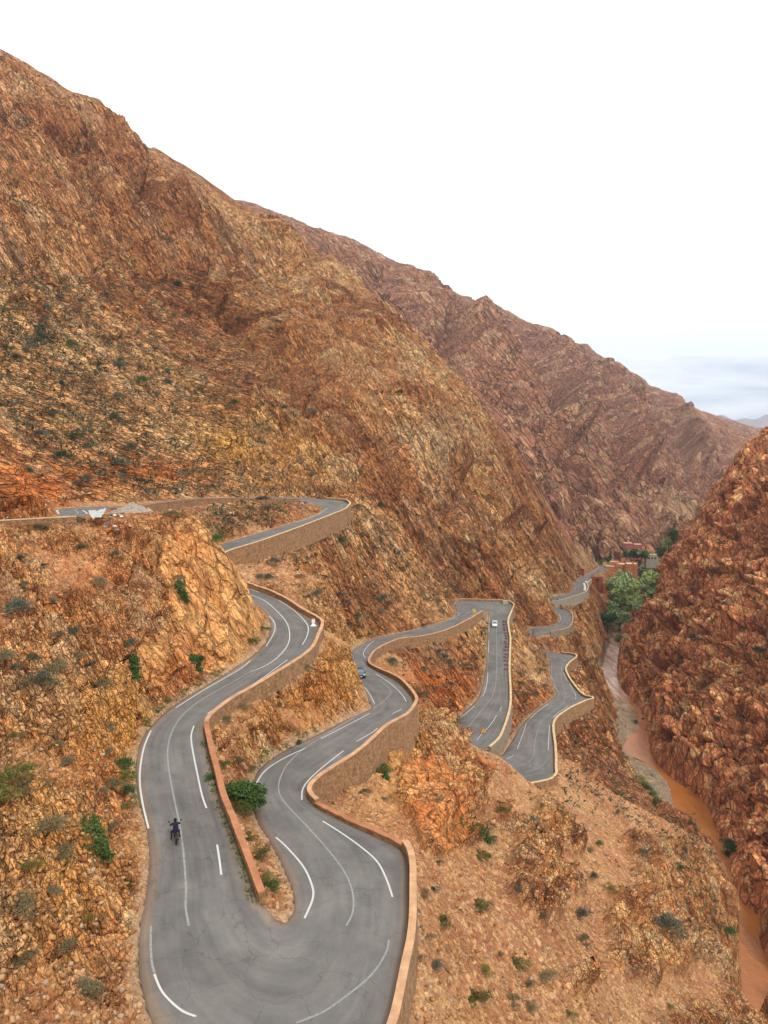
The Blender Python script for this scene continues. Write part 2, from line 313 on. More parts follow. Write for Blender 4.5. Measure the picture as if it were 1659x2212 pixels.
# ------------------------------------------------------------------ log-polar base grid
TH = 0.66; NT0 = 620; LR0, LR1 = math.log(16), math.log(4600); NR0 = 1250
th0 = np.linspace(-TH, TH, NT0); lr0 = np.linspace(LR0, LR1, NR0)
TT, RRg = np.meshgrid(th0, np.exp(lr0))
bx = (RRg*np.sin(TT)).ravel(); by = (RRg*np.cos(TT)).ravel()
bz = rbf_eval(bx, by).reshape(NR0,NT0)
print("rbf", round(time.time()-T0,1))
def base_raw(x, y):
    r = np.hypot(x,y); t = np.arctan2(x,y)
    fi = np.clip((np.log(np.maximum(r,1))-LR0)/(LR1-LR0)*(NR0-1),0,NR0-1.001); fj = np.clip((t+TH)/(2*TH)*(NT0-1),0,NT0-1.001)
    i = fi.astype(int); j = fj.astype(int); a = fi-i; b = fj-j
    return (bz[i,j]*(1-b)+bz[i,j+1]*b)*(1-a)+(bz[i+1,j]*(1-b)+bz[i+1,j+1]*b)*a
def sstep(a,b,x):
    t = np.clip((x-a)/(b-a),0,1); return t*t*(3-2*t)
def carve(x, y, z):
    """cut the road bench and the river bed into a height"""
    d = gsample(road_d, x, y, 99.); zr = gnear(road_z, x, y, 0.)
    w = sstep(-0.35, 0.25, d)
    z = np.where(d<5, (zr-0.35)*(1-w)+z*w, z)
    e = gsample(river_d, x, y, 99.)
    w2 = sstep(-1.2, 1.0, e)
    z = np.where(e<1.0, (RZ-1.4)*(1-w2)+z*w2, np.maximum(z, RZ+0.25)) 
    return z
# ------------------------------------------------------------------ noise
def _h(ix, iy, iz, seed):
    h = (ix.astype(np.uint32)*np.uint32(0x8da6b343)) ^ (iy.astype(np.uint32)*np.uint32(0xd8163841)) ^ (iz.astype(np.uint32)*np.uint32(0xcb1ab31f))
    h = h + np.uint32(seed*2654435761 & 0xffffffff)
    h ^= h >> np.uint32(15); h = h*np.uint32(0x2c1b3c6d); h ^= h >> np.uint32(12); h = h*np.uint32(0x297a2d39); h ^= h >> np.uint32(15)
    return h
def vnoise(p, seed=0):
    f = np.floor(p); i = f.astype(np.int64).astype(np.int32); t = (p-f).astype(np.float32); t = t*t*(3-2*t)
    out = np.zeros(len(p), np.float32)
    for dx in (0,1):
        wx = t[:,0] if dx else 1-t[:,0]
        for dy in (0,1):
            wy = t[:,1] if dy else 1-t[:,1]
            for dz in (0,1):
                wz = t[:,2] if dz else 1-t[:,2]
                out += wx*wy*wz*(_h(i[:,0]+dx, i[:,1]+dy, i[:,2]+dz, seed).astype(np.float32)/np.float32(4294967295.))
    return out*2-1
def fbm(p, octv=4, seed=0, ridged=False, gain=0.5):
    out = np.zeros(len(p), np.float32)
    def f(s):
        a = 1.0; q = p[s].astype(np.float64); o = np.zeros(len(q), np.float32); tot = 0
        for k in range(octv):
            v = vnoise(q+k*17.3, seed+k)
            if ridged: v = 1-2*np.abs(v)
            o += a*v; tot += a; a *= gain; q = q*2.03
        out[s] = o/tot
    pmap(f, len(p)); return out
def voronoi(p, seed=0, jit=0.9):
    """F1, F2-F1, cell hash (uint32), vector to the cell centre"""
    n = len(p); F1 = np.empty(n,np.float32); E = np.empty(n,np.float32); ID = np.empty(n,np.uint32); V = np.empty((n,3),np.float32)
    def f(s):
        q = p[s]; fl = np.floor(q); i = fl.astype(np.int64).astype(np.int32); t = (q-fl).astype(np.float32)
        b1 = np.full(len(q), 9., np.float32); b2 = b1.copy(); hid = np.zeros(len(q),np.uint32); vec = np.zeros((len(q),3),np.float32)
        for dx in (-1,0,1):
            for dy in (-1,0,1):
                for dz in (-1,0,1):
                    h = _h(i[:,0]+dx,i[:,1]+dy,i[:,2]+dz,seed)
                    cx = dx+0.5+jit*((h&np.uint32(1023)).astype(np.float32)/1023-.5)-t[:,0]
                    cy = dy+0.5+jit*(((h>>np.uint32(10))&np.uint32(1023)).astype(np.float32)/1023-.5)-t[:,1]
                    cz = dz+0.5+jit*(((h>>np.uint32(20))&np.uint32(1023)).astype(np.float32)/1023-.5)-t[:,2]
                    d = cx*cx+cy*cy+cz*cz
                    m = d < b1
                    b2 = np.where(m, b1, np.minimum(b2,d)); b1 = np.where(m,d,b1)
                    hid = np.where(m,h,hid)
                    vec[m,0] = cx[m]; vec[m,1] = cy[m]; vec[m,2] = cz[m]
        F1[s] = np.sqrt(b1); E[s] = np.sqrt(b2)-np.sqrt(b1); ID[s] = hid; V[s] = vec
    pmap(f, n); return F1, E, ID, V
def rnd(ID, k):
    h = _h(ID.astype(np.int64).astype(np.uint32), np.full(len(ID),k,np.uint32), np.full(len(ID),7,np.uint32), 3)
    return h.astype(np.float32)/np.float32(4294967295.)
def blocks(P, frame, sx, sy, sz, seed, tilt=0.8):
    """angular rock faces: each cell has its own height and tilt; returns height (-1..1), crack (0..1), id"""
    q = P@frame.T; q = q/np.array([sx,sy,sz])
    F1, E, ID, V = voronoi(q, seed)
    a = rnd(ID,1)*2-1; b = rnd(ID,2)*2-1; c = rnd(ID,4)*2-1; d = rnd(ID,5)*2-1
    h = 0.55*a + tilt*(V[:,0]*b+V[:,1]*c+V[:,2]*d)
    crack = 1-sstep(0.0, 0.11, E)
    return h.astype(np.float32), crack.astype(np.float32), ID
def frame(e1, n):
    e1 = np.array(e1,float); e1 /= np.linalg.norm(e1); n = np.array(n,float); n -= n@e1*e1; n /= np.linalg.norm(n)
    return np.array([e1, np.cross(n,e1), n])
# ------------------------------------------------------------------ fine mesh, rows spread evenly over the surface
NT, NR = QT, QR
TH1 = 0.60
th = np.linspace(-TH1, TH1, NT); lrc = np.linspace(math.log(17.), LR1, 1500)
TT, RRg = np.meshgrid(th, np.exp(lrc)); x = (RRg*np.sin(TT)).ravel(); y = (RRg*np.cos(TT)).ravel()
zc = carve(x,y,base_raw(x,y)).reshape(TT.shape)
dz_ = np.diff(zc,axis=0)/RRg[:-1]; dl = np.diff(lrc)[:,None]
wt = 1.0/(1.0+np.maximum(0,(RRg[:-1]-900)/900.))          # coarser far out
wt = wt*(0.35+0.65*sstep(17,34,RRg[:-1]))
ds = np.sqrt(dl**2*0.55+np.minimum(np.abs(dz_),0.03)**2)*wt
KR = NT//14; ker = np.exp(-0.5*(np.arange(-KR,KR+1)/(KR/2.2))**2); ker /= ker.sum()
dsp = np.pad(ds,((0,0),(KR,KR)),mode='edge'); ds = sum(ker[k]*dsp[:,k:k+NT] for k in range(2*KR+1))
cs = np.vstack([np.zeros(NT), np.cumsum(ds,axis=0)]); 
LRF = np.empty((NR,NT)); u = np.linspace(0,1,NR)
for j in range(NT): LRF[:,j] = np.interp(u*cs[-1,j], cs[:,j], lrc)
R_ = np.exp(LRF); T_ = np.broadcast_to(th, R_.shape)
x = (R_*np.sin(T_)).ravel(); y = (R_*np.cos(T_)).ravel()
zb = base_raw(x,y)
print("fine grid", NR*NT, round(time.time()-T0,1))
G = lambda a: a.reshape(NR,NT)
rd = gsample(road_d,x,y,99.).astype(np.float32); rvd = gsample(river_d,x,y,99.).astype(np.float32)
P0 = np.c_[x,y,zb]
# normal of the uncarved ground
def grid_normals(P):
    Q = P.reshape(NR,NT,3); du = np.gradient(Q,axis=0); dv = np.gradient(Q,axis=1)
    n = np.cross(dv,du); n /= np.linalg.norm(n,axis=-1,keepdims=True)+1e-9
    return n.reshape(-1,3)
nb = grid_normals(P0); nb[nb[:,2]<0] *= -1
r = np.hypot(x,y)
PX, PY, DEP = project(x,y,zb)
def gauss(px,py,rx,ry,d0=0,d1=1e9):
    return np.exp(-(((PX-px)/rx)**2+((PY-py)/ry)**2))*((DEP>d0)&(DEP<d1))
# right bank test: right of the river centre line
ry_ = 0.5*(rl4[:,1]+rr4[:,1]); rx_ = 0.5*(rl4[:,0]+rr4[:,0]); o_ = np.argsort(ry_)
rcx = np.interp(y, ry_[o_], rx_[o_]); rcx = np.where(y>ry_.max(), rx_[o_][-1]+(y-ry_.max())*0.62, rcx)
right = (x > rcx) & (y < 720+0*x)
ycr = np.interp(x,[-300,-126,57,104,118,149,169,400],[640,600,540,522,535,564,590,660])
far = (~right) & (y > ycr+6) & (y>480)
f_noise = fbm(P0/38., 4, 11)
m1 = (~far)&(~right)&((PY<1075+f_noise*20)|(y>172)); 
flat1 = m1 & ((PX+f_noise*160) < 560-(PY-900)*0.2) & (PY+f_noise*60 > 620)
slope_soil = (~right)&(~far)&(~m1)
# rock or soil
steep = 1-nb[:,2]
n_s = fbm(P0/np.array([14.,14.,14.]), 4, 21)
n_l = fbm(P0/55., 3, 31)
rock = sstep(-0.42,0.05, n_s*0.9+n_l*0.5+(steep-0.30)*2.2)
soilreg = sstep(0.2,0.7, gauss(1100,2050,330,250,0,200)+gauss(1150,1780,190,140)+gauss(1330,1950,220,230)+gauss(960,2150,160,300)+gauss(1000,1700,90,120,0,150)*0.9+gauss(900,1440,95,45,100,230)*.9
      +gauss(1150,1400,50,90,150,330)*.8+gauss(560,1230,70,35,100,180)+gauss(770,1730,70,50)+gauss(1230,1385,40,22)+gauss(700,1150,70,60,100,190)*.7+gauss(850,1250,120,60,150,300)*.5)
wn1 = fbm(P0/5.5,4,23); wn2 = fbm(P0/22.,3,24)
outc = sstep(0.42,0.62, gauss(940,1740,75,115,0,170)*1.2+gauss(1170,1880,60,80)*.9+gauss(1420,2040,110,85)*1.1+gauss(1130,1960,60,60)*.6+gauss(1480,1850,100,60)*.9+gauss(1280,1640,90,60)*.6+gauss(930,1585,60,50)*.8
      +gauss(1250,2120,80,50)*.5 + gauss(1560,1980,60,120)*.7 + n_s*0.3 + wn1*.5 + wn2*.65)
rock = np.clip(rock*(1-soilreg*0.92)+outc*slope_soil,0,1)
rock = np.where(m1, .62+.38*rock, rock); lb_ = (x<-14)&(y<120)&(zb>98)&(~m1); rock = np.where(lb_, np.maximum(rock, .15+.75*sstep(-.35,.15,wn1+wn2*.6)), rock); rock = np.where(right, 0.55+0.45*sstep(-.5,-.1,n_s+steep-.45), rock); rock = np.where(flat1, 0.45+0.55*rock, rock); rock = np.where(far, 0.55+.45*rock, rock)
rock = rock.astype(np.float32)
# frames
FR = {'slab': frame((0.30,0.25,-0.92),(0.8,-0.6,0.2)), 'near': frame((0.42,-0.1,-0.9),(0.7,-0.6,0.4)), 'flat': frame((0.93,0.15,-0.30),(0.6,-0.4,0.7)), 'm1': frame((0.52,0.05,-0.85),(0.6,-0.4,0.7)),
      'far': frame((0.55,-0.25,-0.78),(0.7,-0.3,0.6)), 'right': frame((0.25,-0.1,-0.95),(-0.8,-0.5,0.4))}
reg = np.zeros(len(x), np.int8); reg[m1] = 2; reg[flat1] = 1; reg[far] = 3; reg[right] = 4
crag = (gauss(925,1700,70,105,60,150)+gauss(960,1790,60,70,60,150)*.8+wn1*.35+wn2*.25 > .52)&(~right)
rock[crag] = 1.0
slabm = (gauss(455,1240,95,140,60,130)+gauss(420,1200,70,90,60,130)+gauss(470,1380,85,75,60,130)+gauss(340,1420,45,70,50,110)*.8+gauss(500,1290,60,90,60,130)+gauss(760,1440,45,80,90,130)*.8+gauss(1000,1750,1,1))
slabm = ((slabm+n_s*.25+wn1*.3 > .5)&(reg==0)&(zb>99)&(steep>.22))|(crag&(reg==0)); reg[slabm] = 5; rock[slabm] = 1.0
H = np.zeros(len(x), np.float32); CR = np.zeros(len(x), np.float32); ID1 = np.zeros(len(x), np.uint32); ID2 = np.zeros(len(x), np.uint32)
LV = {0:('near', [(4.6,2.4,2.4,1.1),(1.6,.8,.8,.45),(.62,.33,.33,.17)]),
      1:('flat', [(17,4,4,1.2),(7,1.5,1.5,.55)]),
      2:('m1',   [(24,5,5,1.7),(9,1.7,1.7,.75)]),
      3:('far',  [(80,17,17,4.),(28,6,6,1.9)]),
      5:('slab', [(10,3.6,3.6,.6),(3.4,1.3,1.3,.14)]),
      4:('right',[(17,10,10,4.2),(6,3.6,3.6,1.3),(1.7,1.0,1.0,.22)])}
SAW = {0:[(2.1,.42),(.8,.17)],1:[(22,2.8),(7.,1.2),(2.6,.5)],2:[(30,3.4),(9,1.9),(3.0,.6)],3:[(90,17.),(30,6.),(11,1.8)],4:[(6.,.7)],5:[(3.6,.75),(1.3,.25)]}
wob = np.c_[fbm(P0/9.,3,41), fbm(P0/9.,3,42), fbm(P0/9.,3,43)]
lod_h = 1.0
for k,(fn,levels) in LV.items():
    m = np.nonzero(reg==k)[0]
    if len(m)==0: continue
    W = {5:.25,0:.3,1:.7,2:.7,3:2.5,4:.8}[k]
    Pm = P0[m]+wob[m]*W
    for li,(sx,sy,sz,amp) in enumerate(levels):
        fade = np.ones(len(m),np.float32)
        if amp < .3: fade = (1-sstep(150,300,r[m])).astype(np.float32)
        sel = fade>0.01; ms = m[sel]
        h,c,i_ = blocks(Pm[sel], FR[fn], sx,sy,sz, 50+k*7+li)
        if li==0:
            ID1[ms] = i_
            for wv,wa in SAW[k]:        # shingled beds: each rises gently, then breaks off
                bq = (Pm[sel]@FR[fn][1])/wv + 0.55*fbm(P0[ms]/(wv*2.6),3,60+k) + rnd(i_,21)*2.0
                sb = (bq-np.floor(bq)).astype(np.float32); sb = np.where(sb<.86, sb/.86, (1-sb)/.14)
                on = sstep(-.35,.25, fbm(P0[ms]/(wv*5.),2,66+k))
                H[ms] += wa*(sb-.5)*rock[ms]*(.35+.65*on)*(1 if wa>.35 else (1-sstep(150,260,r[ms])))
        if li==1: ID2[ms] = i_
        am = amp*fade[sel]
        H[ms] += am*(h - 0.8*c)*(0.12+0.88*rock[ms])
        CR[ms] = np.maximum(CR[ms], c*fade[sel]*(0.5 if li else .8)*rock[ms])
print("blocks", round(time.time()-T0,1))
# ribs and gullies down the fall line
frib = P0@frame((0.62,-0.12,-0.78),(0.6,-0.3,0.7)).T
rib2 = fbm(frib/np.array([520.,75.,75.])+3.1, 4, 71, ridged=True, gain=.55)
rib1 = fbm(frib/np.array([300.,46.,46.]), 4, 81, ridged=True, gain=.55)
rib3 = fbm(frib/np.array([420.,95.,95.])+9.7, 3, 83, ridged=True, gain=.5)
ribN = fbm(P0/np.array([30.,30.,16.]), 4, 91, ridged=True)
sky_keep = 1.0
wM = np.clip(np.maximum(sstep(330,700,PX+(PY-900)*.2), sstep(800,500,PY)),.2,1)
dcr = (y-ycr)
H *= np.where(far|m1, np.clip(np.abs(dcr)/40,0.15,1), 1).astype(np.float32)
H += np.where(reg==3, 46*(rib2-.1), 0)*sstep(10,160,dcr) + np.where((reg==2)|(reg==1), 17.0*(rib1-.1)*wM, 0)*sstep(10,-70,dcr)*sstep(160,260,r)*sstep(6,70,rd)*sstep(6,60,rvd) + np.where((reg==2)|(reg==1), 10.0*(rib3-.1)*wM, 0)*sstep(10,-70,dcr)*sstep(180,300,r)*sstep(6,70,rd)*sstep(6,60,rvd)
zl = zb/13.+.9*fbm(P0/40.,3,97); led = (zl-np.floor(zl)); H += np.where(reg==4, 2.6*(np.where(led<.8,1-led/.8,(led-.8)/.2)-.4), 0)*sstep(2,22,rvd)
bF,bE,bI,bV = voronoi(P0/np.array([15.,15.,44.])+wob*.25, 99); H += np.where(reg==4, 5.0*(rnd(bI,3)-.5)-4.0*(1-sstep(0,.16,bE)), 0)*sstep(2,22,rvd)
H += np.where(reg==4, 6.5*(fbm(P0/np.array([24.,24.,40.]),4,95,ridged=True)-.2), 0)*sstep(2,22,rvd)
H += np.where((reg==0), 1.0*ribN*rock, 0)*sstep(0,12,rd)
fine = fbm(P0/1.7, 4, 101, gain=.6); fine2 = fbm(P0/7., 4, 111)
H += fine*(0.06+0.0004*np.minimum(r,500))*np.where(reg==0,1,1.3) + fine2*np.where(reg==0,.45,1.0)
def seg_dist(pts):
    d = np.full(len(x), 1e9, np.float32)
    for (ax,ay),(bx_,by_) in zip(pts,pts[1:]):
        vx,vy = bx_-ax,by_-ay; t = np.clip(((PX-ax)*vx+(PY-ay)*vy)/(vx*vx+vy*vy),0,1)
        d = np.minimum(d, np.hypot(PX-ax-t*vx, PY-ay-t*vy))
    return d
wpx = fbm(P0/np.array([60,60,60]),3,141)*10
for pts,w_,A_,isfar in [
  ([(964,700),(955,780),(990,860)],16,-26,1),([(1038,668),(1112,768),(1169,859),(1190,930)],20,-38,1),([(1215,770),(1237,859),(1229,927)],15,-34,1),([(1300,830),(1351,927),(1377,1013)],17,-38,1),([(1400,836),(1397,916),(1408,978)],13,-34,1),
  ([(1180,990),(1203,1070),(1243,1121),(1283,1172)],13,-16,1),([(830,620),(880,700),(960,800)],20,-26,1),
  ([(1055,660),(1135,740),(1205,850),(1212,960)],17,34,1),([(1165,705),(1290,850),(1325,960),(1335,1060)],18,36,1),([(1330,800),(1380,890),(1395,990)],13,30,1),([(880,600),(960,690),(1060,850),(1150,960),(1175,1010)],20,28,1),([(1450,870),(1480,960),(1490,1030)],14,40,1),([(1260,760),(1340,850)],13,26,1),
  ([(64,293),(174,352),(198,402),(240,470)],9,-7,0),([(268,392),(278,476),(330,560)],10,-7,0),([(446,526),(476,581),(496,640)],12,-9,0),([(595,500),(635,576),(694,675),(740,740)],13,-10,0),([(471,690),(545,769),(645,812),(760,880),(860,990),(960,1100)],12,-8,0),
  ([(300,480),(370,600),(470,680),(560,740),(700,830),(850,950),(960,1040)],16,8,0),([(540,480),(600,560),(660,660),(790,760),(900,880),(1000,1010),(1080,1120)],16,9,0),([(120,250),(200,330),(290,470),(360,560)],12,6,0),([(690,580),(780,700),(900,820),(1030,980),(1150,1140)],12,8,0),([(830,1000),(880,1090),(930,1200)],12,6,0),([(870,1030),(905,1110),(950,1180)],9,-6,0)]:
    dd_ = seg_dist(pts)+wpx*(.6 if isfar else .35); g_ = np.exp(-(dd_/w_)**2)*A_*(1.4 if isfar else 1.3)
    H += np.where((reg==3) if isfar else ((reg==2)|(reg==1)), g_, 0).astype(np.float32)*(sstep(3,30,rd)*sstep(3,30,rvd)).astype(np.float32)
tsk = sorted([(a_,b_) for a_,b_,_ in sk if a_<=480]+[(a_,b_) for a_,b_,_ in sk2 if a_>480]); tx_ = [a_ for a_,_ in tsk]; ty_ = [b_ for _,b_ in tsk]
skm = sstep(-10,110, PY-np.interp(PX,tx_,ty_)); H = np.where((reg>=1)&(reg<=3), H*(.22+.78*skm)-1.5*(1-skm)*(1+(reg==3)*2), H).astype(np.float32)
clx = [1379,1408,1427,1450,1488,1518,1522,1558,1568,1597,1649,1659,1760]; cly = [1319,1271,1194,1161,1132,1115,1068,1029,997,981,962,945,900]
cm_ = sstep(-5,80,PY-np.interp(PX,clx,cly)); H = np.where((reg==4)&(PX>1379), H*(.25+.75*cm_)-2.*(1-cm_), H).astype(np.float32)
H = H*(1-np.clip(gauss(250,1114,150,16,60,130)*1.3,0,.95)).astype(np.float32)
H = H*(1-np.clip(gauss(1300,1262,42,34,400,640)*1.2+gauss(1372,1195,45,28,500,850)+gauss(1330,1235,40,25,480,750),0,1)*.9).astype(np.float32)
H += (2.6*np.clip(outc*(1-slabm)*slope_soil,0,1)*(.5+.6*sstep(-.4,.4,wn1)) + 4.2*crag*sstep(.35,1.0,gauss(935,1730,85,120,60,150)+wn1*.3))*sstep(1.5,8,rd)*(r<260)
# rubble on the soil
mrub = np.nonzero((reg==0)&(r<190))[0]
hr_,cr_,idr = blocks(P0[mrub], np.eye(3), .55,.55,.4, 131)
rubm = (rnd(idr,9)>0.62)*(1-rock[mrub])
H[mrub] += 0.12*rubm*np.clip(1-cr_,0,1)*(0.4+rnd(idr,3))
rzv = gnear(road_z,x,y,0.)
ease = np.maximum(sstep(0.1, 1.4, rd), sstep(0.6,3.0,np.abs(zb-rzv))*sstep(0.05,.5,rd))*(.25*sstep(-0.5,3.0,rvd)+.75*sstep(2.,np.where(right,4.,16.),rvd))
nearr = sstep(4.0,0.5,rd)*(zb>rzv)
H = H-0.45*nearr*(np.abs(H)+.3)-np.maximum(H,0)*nearr*.7
H = H*ease.astype(np.float32)
# keep the ground low right outside a road edge that drops away
P = P0 + nb*H[:,None]
z2 = carve(P[:,0], P[:,1], P[:,2]); lowp = (rd<0.6)|(P[:,2]<gnear(road_z,P[:,0],P[:,1],0.)+1.2)
P[:,2] = np.where(lowp|(rvd<6), z2, P[:,2])
print("displaced", round(time.time()-T0,1))
# ------------------------------------------------------------------ colour (albedo) per vertex
def srgb(*c):
    c = np.array(c,float)/255.; return np.where(c<=.04045, c/12.92, ((c+.055)/1.055)**2.4)
EXPO = 1.30
def alb(*c): return srgb(*c)/EXPO
def mixc(A, B, t): return A*(1-t[:,None])+B*t[:,None]
n = len(x); one = np.ones((n,1))
a1 = rnd(ID1,11); a2 = rnd(ID2,12)
tone = np.clip(0.5*a2+0.3*a1+0.25*fine2+.1,0,1)
rk_l = alb(222,176,122); rk_m = alb(182,122,76); rk_d = alb(138,80,50); grey = alb(178,150,122)
rockc = mixc(one*rk_d, one*rk_m, sstep(0,.42,tone)); rockc = mixc(rockc, one*rk_l, sstep(.5,1,tone))
rockc = mixc(rockc, one*grey, (0.45*(a1>.78)).astype(np.float32))
soil = mixc(one*alb(158,108,76), one*alb(134,86,58), sstep(-.3,.5,n_l)); soil = mixc(soil, one*alb(182,142,104), sstep(-.1,.5,n_s+wn1*.5)*.65)
stc = np.zeros(len(x),np.float32); stc[mrub] = ((rnd(idr,9)>.62)&(cr_<.5))*(.3+.7*rnd(idr,14)); soil = mixc(soil, one*alb(206,166,124), stc*.7)
col = mixc(soil, rockc, rock)
band = np.zeros(len(x),np.float32)
for kk,(fn,sa,sb_) in {0:('near',9,.9),1:('flat',46,3.4),2:('m1',60,4.2),3:('far',180,15.),4:('right',16,5.),5:('slab',10,1.6)}.items():
    mk = np.nonzero(reg==kk)[0]; q_ = (P0[mk]+wob[mk]*1.2)@FR[fn].T
    band[mk] = .6*fbm(q_/np.array([sa,sb_,sb_]),3,170+kk)+.55*fbm(q_/np.array([sa*3.,sb_*3.4,sb_*3.4]),3,180+kk)
col = mixc(col, one*alb(122,72,46), (sstep(.02,.38,band)*.78*(.3+.7*rock)*(reg!=5)).astype(np.float32))
col = mixc(col, one*alb(226,184,132), (sstep(-.05,-.45,band)*.5*(.2+.8*rock)*(reg<3)).astype(np.float32))
q_ = (P0+wob*6)@FR['m1'].T; bb_ = .7*fbm(q_/np.array([320.,34.,34.]),4,190)+.5*fbm(q_/np.array([500.,95.,95.]),3,191)
col = mixc(col, one*alb(132,76,48), (sstep(.0,.36,bb_)*.62*((reg==2)|(reg==1)|(reg==3))).astype(np.float32))
col = mixc(col, one*alb(218,176,128), (sstep(-.05,-.4,bb_)*.34*((reg==2)|(reg==1))).astype(np.float32))
# fresh yellow and orange cuts by the roads
nearcut = ((reg==0)*sstep(22,3,np.abs(rd))*(nb[:,2]<.85)).astype(np.float32)
ylw = np.clip(gauss(450,1250,110,150,0,130)*.3+gauss(500,965,70,45,120,300)*1.0+gauss(620,1520,90,60)+gauss(250,1560,90,90)*.8+gauss(750,1430,60,80)*.8
      +gauss(850,1660,60,110,0,140)*.7+gauss(120,1950,140,200)*.45+gauss(130,1700,140,200)*.35+gauss(620,1000,90,60,120,300)*.5,0,1)
org = np.clip(gauss(930,1490,85,45,120,230)*1.3+gauss(300,1020,210,32,80,260)*1.1+gauss(60,1045,110,55,60,130)*1.3+gauss(930,1740,80,110,0,160)*.25+gauss(215,1690,70,120)*.7
      +gauss(1080,1600,60,110,150,300)*.5+gauss(1180,1500,40,40)*.6+gauss(230,1250,150,90,0,110)*.45+gauss(640,1460,70,40)*.6+gauss(680,1510,80,40)*.5+gauss(400,1460,60,40)*.7,0,1)
col = mixc(col, mixc(one*alb(222,168,92), one*alb(196,134,66), tone), (ylw*(.45+.5*rock)*np.clip(.75+n_s,0,1)).astype(np.float32))
col[reg==5] = mixc(mixc(one*alb(176,112,64), one*alb(214,160,104), tone), one*alb(186,106,54), (np.clip(gauss(935,1730,110,160,60,150)*1.3,0,1)*.8*sstep(-.3,.3,-band)))[reg==5]
col = mixc(col, mixc(one*alb(206,116,50), one*alb(160,78,36), tone), (org*.85*np.clip(.8+n_s*1.2,0,1)).astype(np.float32))
# right cliff redder and darker, M2 albedo tinted muted brown for distance haze
rc = mixc(one*alb(140,80,52), one*alb(184,114,74), tone); rc = mixc(rc, one*alb(202,144,100), (a2>.8)*.6); rc = mixc(rc, one*alb(150,98,68), 1-rock)
col[right] = rc[right]
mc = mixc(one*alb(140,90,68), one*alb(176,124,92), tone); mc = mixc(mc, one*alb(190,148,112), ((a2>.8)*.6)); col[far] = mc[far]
up = sstep(700,250,PY)*m1*.35; col = mixc(col, one*alb(160,100,76), up)
# pale scree tongues
pale = np.clip(gauss(1265,1215,28,30,400,700)+gauss(1460,1140,40,36,550,1200)*.9+gauss(940,990,80,55,200,500)*.7+gauss(1160,1250,18,22)*.6+gauss(1300,1700,0.1,0.1),0,1)*np.clip(.6+n_s*1.3,0,1)
col = mixc(col, one*alb(216,184,140), pale*.9)
grv = sstep(3,-1,P[:,2]-(-3.))*(~right); grv = np.where(P[:,2]<-3.0,1,0)*(~right)*(y<640)
gcol = mixc(one*alb(146,132,118), one*alb(172,154,134), np.clip(.5+fine,0,1))
col = mixc(col, gcol, (grv*.85).astype(np.float32))
sh = sstep(0.9,0.1,rd)*(rd>-3); col = mixc(col, one*alb(158,134,112), (sh*.7).astype(np.float32))
col *= (1+0.16*fine[:,None]+.10*(rnd(ID2,15)[:,None]-.5))
col = col*np.where(right[:,None],np.array([2.15,2.36,2.15]),np.array([1.42,1.40,1.24]))  # right cliff lightened most, because its face gets no sun
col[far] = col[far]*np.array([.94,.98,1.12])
col = np.clip(col, .01, .8)
print("colour", round(time.time()-T0,1))
# ------------------------------------------------------------------ visible-surface lookup for placing things
ppx, ppy, pdep = project(P[:,0],P[:,1],P[:,2])
ZW, ZH = 830, 1107
def build_zbuf():
    ok = (ppx>0)&(ppx<1659)&(ppy>0)&(ppy<2212); idx = np.nonzero(ok)[0]
    cx = (ppx[idx]/2).astype(int); cy = (ppy[idx]/2).astype(int)
    order = np.argsort(-pdep[idx]); Z = np.full((ZH,ZW),-1,np.int64); Z[cy[order],cx[order]] = idx[order]
    return Z
ZB = build_zbuf()
def pick(px,py,rad=3):
    """visible ground vertex at a photo position"""
    cx, cy = int(px/2), int(py/2)
    for rr in range(rad+1):
        sub = ZB[max(cy-rr,0):cy+rr+1, max(cx-rr,0):cx+rr+1]; v = sub[sub>=0]
        if len(v): 
            i = v[np.argmin(pdep[v])]; return P[i], i
    return None, -1
def ground(x_, y_):
    """height of the finished ground near a spot (nearest vertex by theta and radius)"""
    t = math.atan2(x_,y_); j = int(round((t+TH1)/(2*TH1)*(NT-1))); j = min(max(j,0),NT-1)
    colr = LRF[:,j]; i = int(np.searchsorted(colr, math.log(math.hypot(x_,y_)))); i = min(max(i,0),NR-1)
    return float(P[i*NT+j,2])
